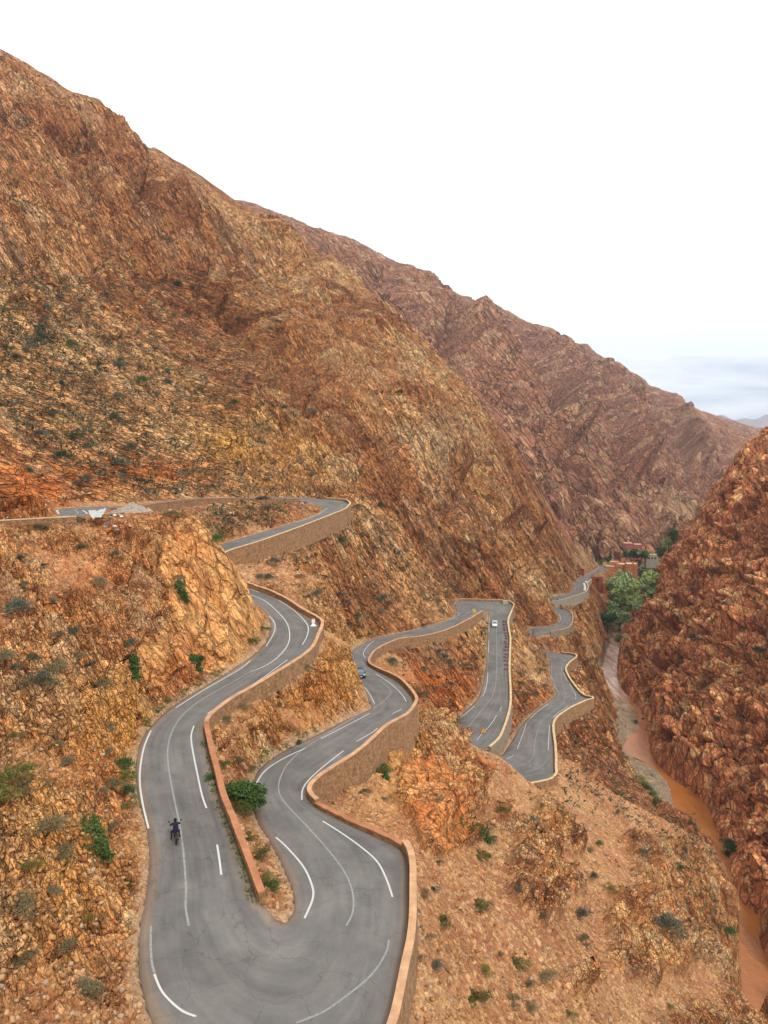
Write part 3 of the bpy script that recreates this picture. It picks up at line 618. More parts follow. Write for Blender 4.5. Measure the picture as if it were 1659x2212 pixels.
# ------------------------------------------------------------------ materials helpers
def new_mat(name):
    m = bpy.data.materials.new(name); m.use_nodes = True; nt = m.node_tree
    b = nt.nodes['Principled BSDF']; b.inputs['Specular IOR Level'].default_value = 0.25
    return m, nt, b
def nnode(nt, t, **kw):
    n = nt.nodes.new(t)
    for k,v in kw.items():
        if k in ('Scale','Detail','Roughness','Randomness','Strength','Distance','Distortion'): n.inputs[k].default_value = v
        else: setattr(n,k,v)
    return n
def ground_mat(name, s1, fr, sc, bump, contrast=1.0, jcol=(92,52,32)):
    m, nt, b = new_mat(name); L = nt.links
    at = nnode(nt,'ShaderNodeVertexColor', layer_name='Col'); tc = nnode(nt,'ShaderNodeTexCoord')
    n1 = nnode(nt,'ShaderNodeTexNoise',Scale=s1,Detail=8,Roughness=.68); L.new(tc.outputs['Object'],n1.inputs['Vector'])
    # coordinates along the bedding, warped a little
    wn = nnode(nt,'ShaderNodeTexNoise',Scale=s1*.35,Detail=4,Roughness=.6); L.new(tc.outputs['Object'],wn.inputs['Vector'])
    am = nnode(nt,'ShaderNodeVectorMath',operation='MULTIPLY_ADD'); am.inputs[1].default_value=(.45/s1,)*3
    L.new(wn.outputs['Color'],am.inputs[0]); L.new(tc.outputs['Object'],am.inputs[2])
    cb = nnode(nt,'ShaderNodeCombineXYZ')
    for k in range(3):
        dt = nnode(nt,'ShaderNodeVectorMath',operation='DOT_PRODUCT'); dt.inputs[1].default_value = tuple(FR[fr][k]/sc[k]); L.new(am.outputs[0],dt.inputs[0])
        L.new(dt.outputs['Value'],cb.inputs[k])
    def M(op, a_, b_=None, c_=None):
        n_ = nnode(nt,'ShaderNodeMath',operation=op)
        for k_,v_ in enumerate((a_,b_,c_)):
            if v_ is None: continue
            if isinstance(v_,(int,float)): n_.inputs[k_].default_value = v_
            else: L.new(v_, n_.inputs[k_])
        return n_.outputs[0]
    def MR(v_, a0,a1,b0,b1):
        n_ = nnode(nt,'ShaderNodeMapRange',interpolation_type='SMOOTHSTEP'); L.new(v_,n_.inputs['Value'])
        for k_,q_ in (('From Min',a0),('From Max',a1),('To Min',b0),('To Max',b1)): n_.inputs[k_].default_value=q_
        return n_.outputs[0]
    aa = at.outputs['Alpha']
    height = None; bright = None; joint = None
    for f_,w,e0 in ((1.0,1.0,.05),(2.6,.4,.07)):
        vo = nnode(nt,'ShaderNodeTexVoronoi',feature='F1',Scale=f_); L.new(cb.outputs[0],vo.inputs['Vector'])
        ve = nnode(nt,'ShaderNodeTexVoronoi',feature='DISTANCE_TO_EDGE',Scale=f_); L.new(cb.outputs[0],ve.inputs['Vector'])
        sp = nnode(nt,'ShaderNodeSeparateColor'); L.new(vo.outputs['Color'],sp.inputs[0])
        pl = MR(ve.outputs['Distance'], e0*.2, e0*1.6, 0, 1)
        hh = M('MULTIPLY', M('MULTIPLY_ADD', sp.outputs[0], .8, pl), w)
        height = hh if height is None else M('ADD', height, hh)
        br = M('MULTIPLY', M('SUBTRACT', sp.outputs[1], .5), .62*w+.1)
        bright = br if bright is None else M('ADD', bright, br)
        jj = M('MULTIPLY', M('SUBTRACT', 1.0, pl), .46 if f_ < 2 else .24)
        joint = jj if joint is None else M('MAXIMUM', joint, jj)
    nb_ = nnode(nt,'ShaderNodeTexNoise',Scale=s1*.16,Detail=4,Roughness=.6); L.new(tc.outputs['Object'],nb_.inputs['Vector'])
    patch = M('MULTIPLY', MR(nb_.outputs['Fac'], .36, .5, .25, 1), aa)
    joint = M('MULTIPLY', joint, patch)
    h2 = M('MULTIPLY_ADD', n1.outputs['Fac'], .35, M('MULTIPLY', height, MR(aa,0,1,.25,1)))
    bp = nnode(nt,'ShaderNodeBump',Strength=1.0,Distance=bump); L.new(h2,bp.inputs['Height']); L.new(bp.outputs[0],b.inputs['Normal'])
    vm = M('MULTIPLY_ADD', M('MULTIPLY', bright, patch), contrast, MR(n1.outputs['Fac'], .3,.7,.78,1.2))
    mx = nnode(nt,'ShaderNodeVectorMath',operation='SCALE'); L.new(at.outputs['Color'],mx.inputs[0]); L.new(vm,mx.inputs['Scale'])
    jc = nnode(nt,'ShaderNodeMixRGB'); jc.inputs[2].default_value=(*alb(*jcol),1); L.new(joint,jc.inputs[0]); L.new(mx.outputs[0],jc.inputs[1])  # plate gaps painted dark red-brown, crevice shade put into the colour
    L.new(jc.outputs[0], b.inputs['Base Color']); b.inputs['Roughness'].default_value = .95
    return m
def link(o): SC.collection.objects.link(o); return o
def fast_mesh(name, co, quads, cols=None, mat=None, smooth=False):
    me = bpy.data.meshes.new(name); nv = len(co); nf = len(quads); k = quads.shape[1]
    me.vertices.add(nv); me.vertices.foreach_set('co', np.ascontiguousarray(co,dtype=np.float32).ravel())
    me.loops.add(nf*k); me.polygons.add(nf); me.loops.foreach_set('vertex_index', quads.ravel().astype(np.int32))
    me.polygons.foreach_set('loop_start', np.arange(0,nf*k,k,dtype=np.int32))
    if smooth: me.polygons.foreach_set('use_smooth', np.ones(nf,bool))
    if cols is not None:
        ca = me.color_attributes.new('Col','FLOAT_COLOR','POINT'); ca.data.foreach_set('color', (cols if cols.shape[1]==4 else np.c_[cols,np.ones(nv)]).astype(np.float32).ravel())
    me.update(); 
    if mat: me.materials.append(mat)
    return me
def struct(o): o['kind'] = 'structure'; return o
gi = np.arange(NR-1)[:,None]*NT+np.arange(NT-1)[None]; quads = np.stack([gi,gi+1,gi+NT+1,gi+NT],-1).reshape(-1,4)
regv = np.where(right,2,np.where(far,1,0))[quads[:,0]]; regq = reg[quads[:,0]]
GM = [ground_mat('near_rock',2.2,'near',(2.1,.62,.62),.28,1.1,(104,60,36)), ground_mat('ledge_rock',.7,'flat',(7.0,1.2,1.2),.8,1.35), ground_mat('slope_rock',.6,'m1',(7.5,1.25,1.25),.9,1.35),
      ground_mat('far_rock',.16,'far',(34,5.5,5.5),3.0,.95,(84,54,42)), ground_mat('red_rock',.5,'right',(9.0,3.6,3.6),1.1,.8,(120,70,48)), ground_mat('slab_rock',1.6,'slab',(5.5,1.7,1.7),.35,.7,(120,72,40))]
for k,nm in ((0,'hillside'),(1,'mountain'),(2,'cliff')):
    sel = regv==k; q = quads[sel]; uq, inv = np.unique(q, return_inverse=True)
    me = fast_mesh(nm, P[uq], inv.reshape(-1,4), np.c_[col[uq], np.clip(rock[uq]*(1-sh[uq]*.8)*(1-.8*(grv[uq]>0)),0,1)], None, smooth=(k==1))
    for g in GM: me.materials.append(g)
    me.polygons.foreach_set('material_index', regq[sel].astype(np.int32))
    struct(link(bpy.data.objects.new(nm, me)))
print("terrain built", round(time.time()-T0,1))
# ------------------------------------------------------------------ roads
def road_mat():
    m, nt, b = new_mat('asphalt'); L = nt.links; tc = nnode(nt,'ShaderNodeTexCoord')
    n1 = nnode(nt,'ShaderNodeTexNoise',Scale=.35,Detail=9,Roughness=.65,Distortion=0); L.new(tc.outputs['Object'],n1.inputs['Vector'])
    n2 = nnode(nt,'ShaderNodeTexNoise',Scale=14,Detail=5,Roughness=.8); L.new(tc.outputs['Object'],n2.inputs['Vector'])
    r1 = nnode(nt,'ShaderNodeValToRGB'); L.new(n1.outputs['Fac'],r1.inputs[0])
    e = r1.color_ramp.elements; e[0].position=.30; e[0].color=(*alb(110,107,104),1); e[1].position=.70; e[1].color=(*alb(133,127,121),1)
    at = nnode(nt,'ShaderNodeVertexColor',layer_name='Col'); sp = nnode(nt,'ShaderNodeSeparateColor'); L.new(at.outputs['Color'],sp.inputs[0])
    m1 = nnode(nt,'ShaderNodeMixRGB'); m1.inputs[2].default_value=(*alb(148,126,108),1); L.new(r1.outputs[0],m1.inputs[1])
    # red: dust towards the edges, broken up by noise
    n3 = nnode(nt,'ShaderNodeTexNoise',Scale=.9,Detail=6,Roughness=.7); L.new(tc.outputs['Object'],n3.inputs['Vector'])
    mm = nnode(nt,'ShaderNodeMath',operation='ADD'); L.new(sp.outputs[0],mm.inputs[0]); L.new(n3.outputs['Fac'],mm.inputs[1])
    mr = nnode(nt,'ShaderNodeMapRange'); mr.inputs['From Min'].default_value=.75; mr.inputs['From Max'].default_value=1.25; mr.inputs['To Max'].default_value=.85; L.new(mm.outputs[0],mr.inputs['Value'])
    L.new(mr.outputs[0],m1.inputs[0])
    m2 = nnode(nt,'ShaderNodeMixRGB',blend_type='MULTIPLY'); m2.inputs[0].default_value=.5; r2 = nnode(nt,'ShaderNodeMapRange')
    r2.inputs['From Min'].default_value=.25; r2.inputs['From Max'].default_value=.75; r2.inputs['To Min'].default_value=.55; r2.inputs['To Max'].default_value=1.35
    L.new(n2.outputs['Fac'],r2.inputs['Value']); L.new(m1.outputs[0],m2.inputs[1]); L.new(r2.outputs[0],m2.inputs[2])
    # wheel paths and long streaks running with the road
    cv = nnode(nt,'ShaderNodeCombineXYZ'); 
    mt_ = nnode(nt,'ShaderNodeMath',operation='MULTIPLY'); mt_.inputs[1].default_value=9.; L.new(sp.outputs[1],mt_.inputs[0]); L.new(mt_.outputs[0],cv.inputs[0])
    ms_ = nnode(nt,'ShaderNodeMath',operation='MULTIPLY'); ms_.inputs[1].default_value=.9; L.new(sp.outputs[2],ms_.inputs[0]); L.new(ms_.outputs[0],cv.inputs[1])
    ns_ = nnode(nt,'ShaderNodeTexNoise',Scale=1.0,Detail=6,Roughness=.6); L.new(cv.outputs[0],ns_.inputs['Vector'])
    rs_ = nnode(nt,'ShaderNodeMapRange'); rs_.inputs['From Min'].default_value=.3; rs_.inputs['From Max'].default_value=.7; rs_.inputs['To Min'].default_value=.78; rs_.inputs['To Max'].default_value=1.2; L.new(ns_.outputs['Fac'],rs_.inputs['Value'])
    # fine cracks and darker repair patches
    wv = nnode(nt,'ShaderNodeTexNoise',Scale=.8,Detail=4); L.new(tc.outputs['Object'],wv.inputs['Vector']); av = nnode(nt,'ShaderNodeVectorMath',operation='MULTIPLY_ADD'); av.inputs[1].default_value=(1.6,1.6,1.6); L.new(wv.outputs['Color'],av.inputs[0]); L.new(tc.outputs['Object'],av.inputs[2])
    vc = nnode(nt,'ShaderNodeTexVoronoi',feature='DISTANCE_TO_EDGE',Scale=.28); L.new(av.outputs[0],vc.inputs['Vector'])
    rc_ = nnode(nt,'ShaderNodeMapRange'); rc_.inputs['From Min'].default_value=.0; rc_.inputs['From Max'].default_value=.012; rc_.inputs['To Min'].default_value=.72; rc_.inputs['To Max'].default_value=1; L.new(vc.outputs['Distance'],rc_.inputs['Value'])
    np_ = nnode(nt,'ShaderNodeTexNoise',Scale=.11,Detail=2); L.new(tc.outputs['Object'],np_.inputs['Vector']); rp_ = nnode(nt,'ShaderNodeMapRange',interpolation_type='SMOOTHSTEP'); rp_.inputs['From Min'].default_value=.56; rp_.inputs['From Max'].default_value=.60; rp_.inputs['To Min'].default_value=1; rp_.inputs['To Max'].default_value=.86; L.new(np_.outputs['Fac'],rp_.inputs['Value'])
    k1 = nnode(nt,'ShaderNodeMath',operation='MULTIPLY'); L.new(rs_.outputs[0],k1.inputs[0]); L.new(rc_.outputs[0],k1.inputs[1]); k2 = nnode(nt,'ShaderNodeMath',operation='MULTIPLY'); L.new(k1.outputs[0],k2.inputs[0]); L.new(rp_.outputs[0],k2.inputs[1])
    sc_ = nnode(nt,'ShaderNodeVectorMath',operation='SCALE'); L.new(m2.outputs[0],sc_.inputs[0]); L.new(k2.outputs[0],sc_.inputs['Scale'])
    L.new(sc_.outputs[0],b.inputs['Base Color']); b.inputs['Roughness'].default_value=.9
    bp = nnode(nt,'ShaderNodeBump',Strength=.4,Distance=.02); L.new(n2.outputs['Fac'],bp.inputs['Height']); L.new(bp.outputs[0],b.inputs['Normal'])
    return m
ROADM = road_mat()
NC = 14
def crown(t): return 0.0
ROADV = []
for (L_,R_),nm in zip(ROADS,('road','road')):
    n = len(L_); vs = []; cs_ = []; mid = (L_[:,:2]+R_[:,:2])/2; sl = np.r_[0,np.cumsum(np.linalg.norm(np.diff(mid,axis=0),axis=1))]*.1
    for i in range(n):
        for k in range(NC+1):
            t = k/NC; p = L_[i,:3]*(1-t)+R_[i,:3]*t; vs.append(p)
            w = np.linalg.norm(L_[i,:2]-R_[i,:2]); de = min(t,1-t)*w
            cs_.append((max(0,1-de/1.3),t,sl[i]))
    vs = np.array(vs); gi = np.arange(n-1)[:,None]*(NC+1)+np.arange(NC)[None]; q = np.stack([gi,gi+NC+1,gi+NC+2,gi+1],-1).reshape(-1,4)
    # skirts so the slab has a thickness
    base = len(vs); sk_ = []
    eL = np.arange(n)*(NC+1); eR = eL+NC
    lo = vs[np.r_[eL,eR]]-np.array([0,0,.5]); allv = np.r_[vs,lo]
    qs = [(eL[i],base+i,base+i+1,eL[i+1]) for i in range(n-1)]+[(eR[i+1],base+n+i+1,base+n+i,eR[i]) for i in range(n-1)]
    q = np.r_[q,np.array(qs)]
    cc = np.r_[np.array(cs_),np.tile([[1.,.5,0]],(2*n,1))]
    me = fast_mesh(nm, allv, q, cc, ROADM, smooth=True)
    o = struct(link(bpy.data.objects.new(nm, me))); ROADV.append(o)
from mathutils.bvhtree import BVHTree
def road_bvh():
    V = []; Fc = []
    for L_,R_ in ROADS:
        n = len(L_)
        for i in range(n-1):
            b = len(V); V += [tuple(L_[i,:3]),tuple(R_[i,:3]),tuple(R_[i+1,:3]),tuple(L_[i+1,:3])]; Fc += [(b,b+1,b+2),(b,b+2,b+3)]
    return BVHTree.FromPolygons(V,Fc)
RB = road_bvh(); CAMV = Vector((0,0,CAMZ))
def on_road(px,py):
    h = RB.ray_cast(CAMV, Vector(ray(px,py)).normalized()); return h[0]
def onz(x_,y_,z0=200):
    hs = RB.ray_cast(Vector((x_,y_,z0)), Vector((0,0,-1))); return hs[0]
# painted lines: traced pixel paths
def paint_mat(name, c, wear):
    m, nt, b = new_mat(name); L = nt.links; tc = nnode(nt,'ShaderNodeTexCoord')
    n1 = nnode(nt,'ShaderNodeTexNoise',Scale=5,Detail=8,Roughness=.75); L.new(tc.outputs['Object'],n1.inputs['Vector'])
    r1 = nnode(nt,'ShaderNodeValToRGB'); L.new(n1.outputs['Fac'],r1.inputs[0]); e = r1.color_ramp.elements
    e[0].position = wear-.10; e[0].color=(*alb(128,125,121),1); e[1].position=wear+.06; e[1].color=(*c,1)
    L.new(r1.outputs[0],b.inputs['Base Color']); b.inputs['Roughness'].default_value=.8; return m
PW = paint_mat('white_line_paint', (.52,.51,.48), .36); PF = paint_mat('faded_line_paint', (.27,.27,.25), .47)
def spline_px(pts, n=6):
    return catmull(np.c_[np.array(pts,float), np.zeros(len(pts)), np.zeros(len(pts))], n)[:,:2]
PAINT = {'w':[], 'f':[]}
def line(pts, width=.16, kind='w'):
    width *= .85
    P3 = []
    for px_,py_ in spline_px(pts, 5):
        h = on_road(px_,py_)
        if h is not None: P3.append(h)
    if len(P3) > 1: PAINT[kind].append((P3,width))
# near road edge lines and centre
line([(380,1529),(440,1491),(480,1468),(521,1444),(541,1427)]); 
line([(326,1578),(312,1612),(304,1650),(302,1690),(308,1735),(321,1790)],.18)
line([(541,1285),(575,1300),(612,1335),(625,1362),(622,1392),(600,1420),(570,1440),(541,1451)],.15)
line([(541,1451),(500,1475),(430,1515),(390,1550),(368,1590),(362,1630),(366,1670),(378,1735),(388,1780),(397,1850),(402,1920),(401,1960),(408,2000)],.17,'f')
line([(419,1568),(413,1590),(416,1620),(428,1680),(437,1720),(446,1746)],.17); line([(469,1825),(474,1858),(478,1890)],.17)
line([(448,1542),(500,1508),(560,1470),(621,1425)],.15)
line([(603,1297),(640,1323),(664,1350),(664,1372),(653,1393)],.16); line([(541,1273),(561,1280)],.15)
line([(566,1319),(590,1340),(594,1358),(588,1375),(575,1396)],.15)
line([(326,2000),(326,2060),(333,2100),(352,2145),(390,2180),(425,2196)],.17,'f'); line([(333,2105),(352,2145),(390,2182),(422,2196)],.15)
line([(840,2030),(835,2055),(815,2090),(790,2118),(750,2150),(700,2185),(640,2210)],.16,'f')
line([(596,1809),(622,1833),(655,1872),(673,1910),(676,1940),(658,1984)],.18)
line([(697,1774),(735,1798),(780,1830),(815,1862),(835,1900),(848,1938)],.17)
line([(775,1543),(720,1577),(660,1615),(622,1650),(604,1685),(604,1715),(625,1745),(668,1790),(712,1840),(745,1885),(762,1930),(762,1970),(748,2000)],.16,'f')
line([(547,1722),(553,1695),(573,1665),(610,1640),(660,1616)],.17); line([(693,1596),(740,1572),(799,1541)],.16)
line([(652,1728),(654,1705),(670,1682),(700,1655),(742,1622)],.17); line([(770,1602),(800,1585),(816,1573)],.15)
line([(788,1485),(800,1502),(809,1520)],.15); line([(811,1455),(845,1478),(868,1500),(878,1516)],.15); line([(848,1542),(868,1532)],.14)
line([(775,1543),(815,1525),(840,1503),(843,1490),(820,1470),(797,1455),(770,1435),(763,1418),(775,1403),(800,1388),(870,1368),(950,1348),(985,1335),(1006,1328),(1009,1322),(1001,1315),(1005,1308),(1020,1304),(1050,1303),(1066,1308),(1075,1318),(1076,1333),(1073,1355),(1073,1400),(1073,1440),(1070,1480),(1060,1510),(1035,1540),(1008,1575)],.15,'f')
line([(789,1422),(785,1410),(795,1395),(808,1384)],.15); line([(761,1402),(766,1398)],.15)
line([(1021,1315),(1023,1320),(1025,1323)],.15); line([(1018,1330),(1025,1325)],.12); line([(983,1319),(989,1324),(992,1328),(975,1337)],.13)
line([(1057,1334),(1056,1365)],.15); line([(1056,1383),(1055,1410)],.14); line([(1054,1452),(1052,1475),(1046,1497),(1041,1504)],.15)
line([(1025,1525),(1005,1542),(990,1552)],.15); line([(1083,1528),(1080,1536)],.14); line([(1073,1545),(1060,1565),(1044,1582)],.15); line([(1041,1585),(1030,1599)],.15)
line([(1212,1421),(1222,1428),(1214,1440),(1212,1460),(1216,1480),(1221,1500),(1215,1520),(1195,1535),(1170,1560),(1158,1590),(1152,1630),(1140,1648),(1110,1658)],.15,'f')
line([(1184,1521),(1160,1538),(1146,1551)],.15); line([(1137,1563),(1128,1590),(1117,1618)],.15); line([(1109,1632),(1095,1640)],.15); line([(1187,1567),(1184,1620)],.16)
line([(1228,1525),(1205,1540),(1195,1550)],.15); line([(1216,1452),(1226,1472)],.14); line([(1230,1478),(1243,1500),(1243,1510)],.14); line([(1188,1452),(1193,1470)],.12); line([(1195,1478),(1202,1490)],.12)
line([(1181,1640),(1170,1655),(1150,1664),(1130,1668)],.14,'f')
line([(1200,1296),(1225,1289),(1240,1283),(1251,1270),(1250,1260),(1258,1250),(1275,1241),(1290,1232),(1305,1222)],.15,'f')
line([(1202,1318),(1215,1322),(1221,1332),(1216,1344),(1205,1352),(1190,1359)],.15,'f')
line([(1240,1254),(1242,1264)],.15); line([(1243,1268),(1243,1273)],.13); line([(1208,1326),(1211,1336),(1208,1345)],.13)
line([(124,1112.5),(126,1108),(123,1104),(127,1101.5)],.3); line([(178,1102),(184,1106),(189,1110)],.25); line([(158,1113),(166,1110),(168,1106),(162,1102),(168,1099),(178,1097)],.25,'f')
line([(707,1097),(700,1103),(682,1114),(640,1129)],.16); line([(740,1088),(738,1095),(725,1103),(680,1125),(620,1146),(540,1170)],.13,'f')
def build_paint(segs, name, mat, lift):
    V = []; Fc = []
    for P3,w in segs:
        P3 = [Vector(p) for p in P3]; b = len(V); n = len(P3)
        for i,p in enumerate(P3):
            t = (P3[min(i+1,n-1)]-P3[max(i-1,0)]); t.z = 0
            if t.length < 1e-6: t = Vector((0,1,0))
            t.normalize(); s = Vector((t.y,-t.x,0))*w*.5
            V += [p-s+Vector((0,0,lift)), p+s+Vector((0,0,lift))]
        Fc += [(b+2*i,b+2*i+1,b+2*i+3,b+2*i+2) for i in range(n-1)]
    me = bpy.data.meshes.new(name); me.from_pydata([tuple(v) for v in V],[],Fc); me.materials.append(mat); me.update()
    return link(bpy.data.objects.new(name, me))
for kd,mt,nm in (('w',PW,'edge_marking'),('f',PF,'centre_marking')):
    o = build_paint(PAINT[kd], nm, mt, .02 if kd=='w' else .012); o.parent = ROADV[1]
# ------------------------------------------------------------------ river
def water_mat():
    m, nt, b = new_mat('muddy_water'); L = nt.links; tc = nnode(nt,'ShaderNodeTexCoord')
    b.inputs['Base Color'].default_value=(*alb(196,116,46),1); b.inputs['Roughness'].default_value=.12; b.inputs['Specular IOR Level'].default_value=.5
    sx = nnode(nt,'ShaderNodeSeparateXYZ'); L.new(tc.outputs['Object'],sx.inputs[0])
    fm = nnode(nt,'ShaderNodeMapRange',interpolation_type='SMOOTHSTEP'); fm.inputs['From Min'].default_value=335; fm.inputs['From Max'].default_value=385; L.new(sx.outputs['Y'],fm.inputs['Value'])
    mp = nnode(nt,'ShaderNodeMapping'); mp.inputs['Scale'].default_value=(.35,.06,1); mp.inputs['Rotation'].default_value=(0,0,.25); L.new(tc.outputs['Object'],mp.inputs['Vector'])
    nf = nnode(nt,'ShaderNodeTexNoise',Scale=1,Detail=7,Roughness=.65); L.new(mp.outputs[0],nf.inputs['Vector'])
    fr = nnode(nt,'ShaderNodeMapRange',interpolation_type='SMOOTHSTEP'); fr.inputs['From Min'].default_value=.36; fr.inputs['From Max'].default_value=.62; fr.inputs['To Max'].default_value=.85; L.new(nf.outputs['Fac'],fr.inputs['Value'])
    mf = nnode(nt,'ShaderNodeMath',operation='MULTIPLY'); L.new(fm.outputs[0],mf.inputs[0]); L.new(fr.outputs[0],mf.inputs[1])
    mc_ = nnode(nt,'ShaderNodeMixRGB'); mc_.inputs[1].default_value=(*alb(184,112,52),1); mc_.inputs[2].default_value=(*alb(214,188,170),1); L.new(mf.outputs[0],mc_.inputs[0])  # far reach mixed towards pale: sky sheen painted on the water
    nv = nnode(nt,'ShaderNodeMapRange'); nv.inputs['From Min'].default_value=.3; nv.inputs['From Max'].default_value=.7; nv.inputs['To Min'].default_value=.8; nv.inputs['To Max'].default_value=1.15; L.new(nf.outputs['Fac'],nv.inputs['Value'])
    vs_ = nnode(nt,'ShaderNodeVectorMath',operation='SCALE'); L.new(mc_.outputs[0],vs_.inputs[0]); L.new(nv.outputs[0],vs_.inputs['Scale']); L.new(vs_.outputs[0],b.inputs['Base Color'])
    n1 = nnode(nt,'ShaderNodeTexNoise',Scale=.5,Detail=7,Roughness=.6); L.new(tc.outputs['Object'],n1.inputs['Vector'])
    bp = nnode(nt,'ShaderNodeBump',Strength=.5,Distance=.4); L.new(n1.outputs['Fac'],bp.inputs['Height']); L.new(bp.outputs[0],b.inputs['Normal'])
    return m
def river_mesh():
    n = len(rl4); vs = []; 
    for i in range(n):
        d = rr4[i,:2]-rl4[i,:2]; d = d/np.hypot(*d)
        a = rl4[i,:2]-d*4; b = rr4[i,:2]+d*4
        for k in range(9):
            t = k/8; p = a*(1-t)+b*t; vs.append((p[0],p[1],RZ))
    gi = np.arange(n-1)[:,None]*9+np.arange(8)[None]; q = np.stack([gi,gi+9,gi+10,gi+1],-1).reshape(-1,4)
    me = fast_mesh('river', np.array(vs), q, None, water_mat(), True); return struct(link(bpy.data.objects.new('river', me)))
river_mesh()
# ------------------------------------------------------------------ tagging
rng = random.Random(7)
def tag(o, label, cat, group=None):
    o['label'] = label; o['category'] = cat
    if group: o['group'] = group
    return o
def empty(name, loc=(0,0,0), rz=0.0):
    o = bpy.data.objects.new(name, None); link(o); o.location = loc; o.rotation_euler = (0,0,rz); o.empty_display_size = .1; return o
def simple_mat(name, c, rough=.8, metal=0, spec=.25, vary=.12, scale=3.0):
    m, nt, b = new_mat(name); L = nt.links; b.inputs['Roughness'].default_value = rough; b.inputs['Metallic'].default_value = metal
    b.inputs['Specular IOR Level'].default_value = spec
    tc = nnode(nt,'ShaderNodeTexCoord'); n1 = nnode(nt,'ShaderNodeTexNoise',Scale=scale,Detail=6,Roughness=.65); L.new(tc.outputs['Object'],n1.inputs['Vector'])
    mr = nnode(nt,'ShaderNodeMapRange'); mr.inputs['From Min'].default_value=.25; mr.inputs['From Max'].default_value=.75
    mr.inputs['To Min'].default_value=1-vary*1.6; mr.inputs['To Max'].default_value=1+vary*1.6; L.new(n1.outputs['Fac'],mr.inputs['Value'])
    v = nnode(nt,'ShaderNodeVectorMath',operation='SCALE'); v.inputs[0].default_value = tuple(c); L.new(mr.outputs[0],v.inputs['Scale']); L.new(v.outputs[0],b.inputs['Base Color'])
    return m
def bm_obj(name, bm, mat, parent=None, smooth=False):
    me = bpy.data.meshes.new(name); bm.to_mesh(me); bm.free()
    if smooth:
        for p in me.polygons: p.use_smooth = True
    if mat: me.materials.append(mat)
    o = bpy.data.objects.new(name, me); link(o)
    if parent: o.parent = parent
    return o
def box(bm, x0,x1,y0,y1,z0,z1, bev=0):
    v = [bm.verts.new(p) for p in ((x0,y0,z0),(x1,y0,z0),(x1,y1,z0),(x0,y1,z0),(x0,y0,z1),(x1,y0,z1),(x1,y1,z1),(x0,y1,z1))]
    fs = [bm.faces.new([v[i] for i in f]) for f in ((3,2,1,0),(4,5,6,7),(0,1,5,4),(1,2,6,5),(2,3,7,6),(3,0,4,7))]
    if bev:
        es = set(e for f in fs for e in f.edges); bmesh.ops.bevel(bm, geom=list(es), offset=bev, segments=2, affect='EDGES')
    return v
def tube(bm, pts, rad, n=8):
    pts = [Vector(p) for p in pts]; rings = []
    rads = rad if isinstance(rad,(list,tuple)) else [rad]*len(pts)
    for i,p in enumerate(pts):
        t = (pts[min(i+1,len(pts)-1)]-pts[max(i-1,0)]).normalized(); a = Vector((0,0,1)) if abs(t.z)<.9 else Vector((1,0,0))
        u = t.cross(a).normalized(); v = t.cross(u).normalized()
        rings.append([bm.verts.new(p+(u*cos(2*pi*k/n)+v*sin(2*pi*k/n))*rads[i]) for k in range(n)])
    for a_,b_ in zip(rings,rings[1:]):
        for k in range(n): bm.faces.new((a_[k],a_[(k+1)%n],b_[(k+1)%n],b_[k]))
    bm.faces.new(rings[0][::-1]); bm.faces.new(rings[-1])
# ------------------------------------------------------------------ walls
def masonry_mat(name, c1, c2, mortar, sc=2.2):
    m, nt, b = new_mat(name); L = nt.links; tc = nnode(nt,'ShaderNodeTexCoord')
    mp = nnode(nt,'ShaderNodeMapping'); mp.inputs['Scale'].default_value=(1,1,1.5); L.new(tc.outputs['Object'],mp.inputs['Vector'])
    ve = nnode(nt,'ShaderNodeTexVoronoi',feature='DISTANCE_TO_EDGE',Scale=sc); L.new(mp.outputs[0],ve.inputs['Vector'])
    vo = nnode(nt,'ShaderNodeTexVoronoi',feature='F1',Scale=sc); L.new(mp.outputs[0],vo.inputs['Vector'])
    n1 = nnode(nt,'ShaderNodeTexNoise',Scale=1.1,Detail=8,Roughness=.7); L.new(tc.outputs['Object'],n1.inputs['Vector'])
    sp = nnode(nt,'ShaderNodeSeparateColor'); L.new(vo.outputs['Color'],sp.inputs[0])
    a = nnode(nt,'ShaderNodeMixRGB'); a.inputs[1].default_value=(*c1,1); a.inputs[2].default_value=(*c2,1); L.new(sp.outputs[0],a.inputs[0])
    st = nnode(nt,'ShaderNodeValToRGB'); st.color_ramp.elements[0].position=.02; st.color_ramp.elements[1].position=.09; L.new(ve.outputs['Distance'],st.inputs[0])
    c = nnode(nt,'ShaderNodeMixRGB'); c.inputs[1].default_value=(*mortar,1); L.new(st.outputs[0],c.inputs[0]); L.new(a.outputs[0],c.inputs[2])
    mr = nnode(nt,'ShaderNodeMapRange'); mr.inputs['From Min'].default_value=.3; mr.inputs['From Max'].default_value=.7; mr.inputs['To Min'].default_value=.7; mr.inputs['To Max'].default_value=1.2; L.new(n1.outputs['Fac'],mr.inputs['Value'])
    v = nnode(nt,'ShaderNodeVectorMath',operation='SCALE'); L.new(c.outputs[0],v.inputs[0]); L.new(mr.outputs[0],v.inputs['Scale']); L.new(v.outputs[0],b.inputs['Base Color'])
    bp = nnode(nt,'ShaderNodeBump',Strength=.8,Distance=.06); L.new(st.outputs[0],bp.inputs['Height']); L.new(bp.outputs[0],b.inputs['Normal']); b.inputs['Roughness'].default_value=.95
    return m
STONE = masonry_mat('wall_masonry', alb(186,142,98), alb(140,96,62), alb(172,134,98), 2.6)
STONE2 = masonry_mat('grey_masonry', alb(170,148,120), alb(140,122,100), alb(168,150,128), 1.6)
COPE = simple_mat('coping_render', alb(208,162,122), .9, vary=.22, scale=.9)
COPE_R = simple_mat('red_coping_render', alb(184,124,86), .9, vary=.22, scale=.9)
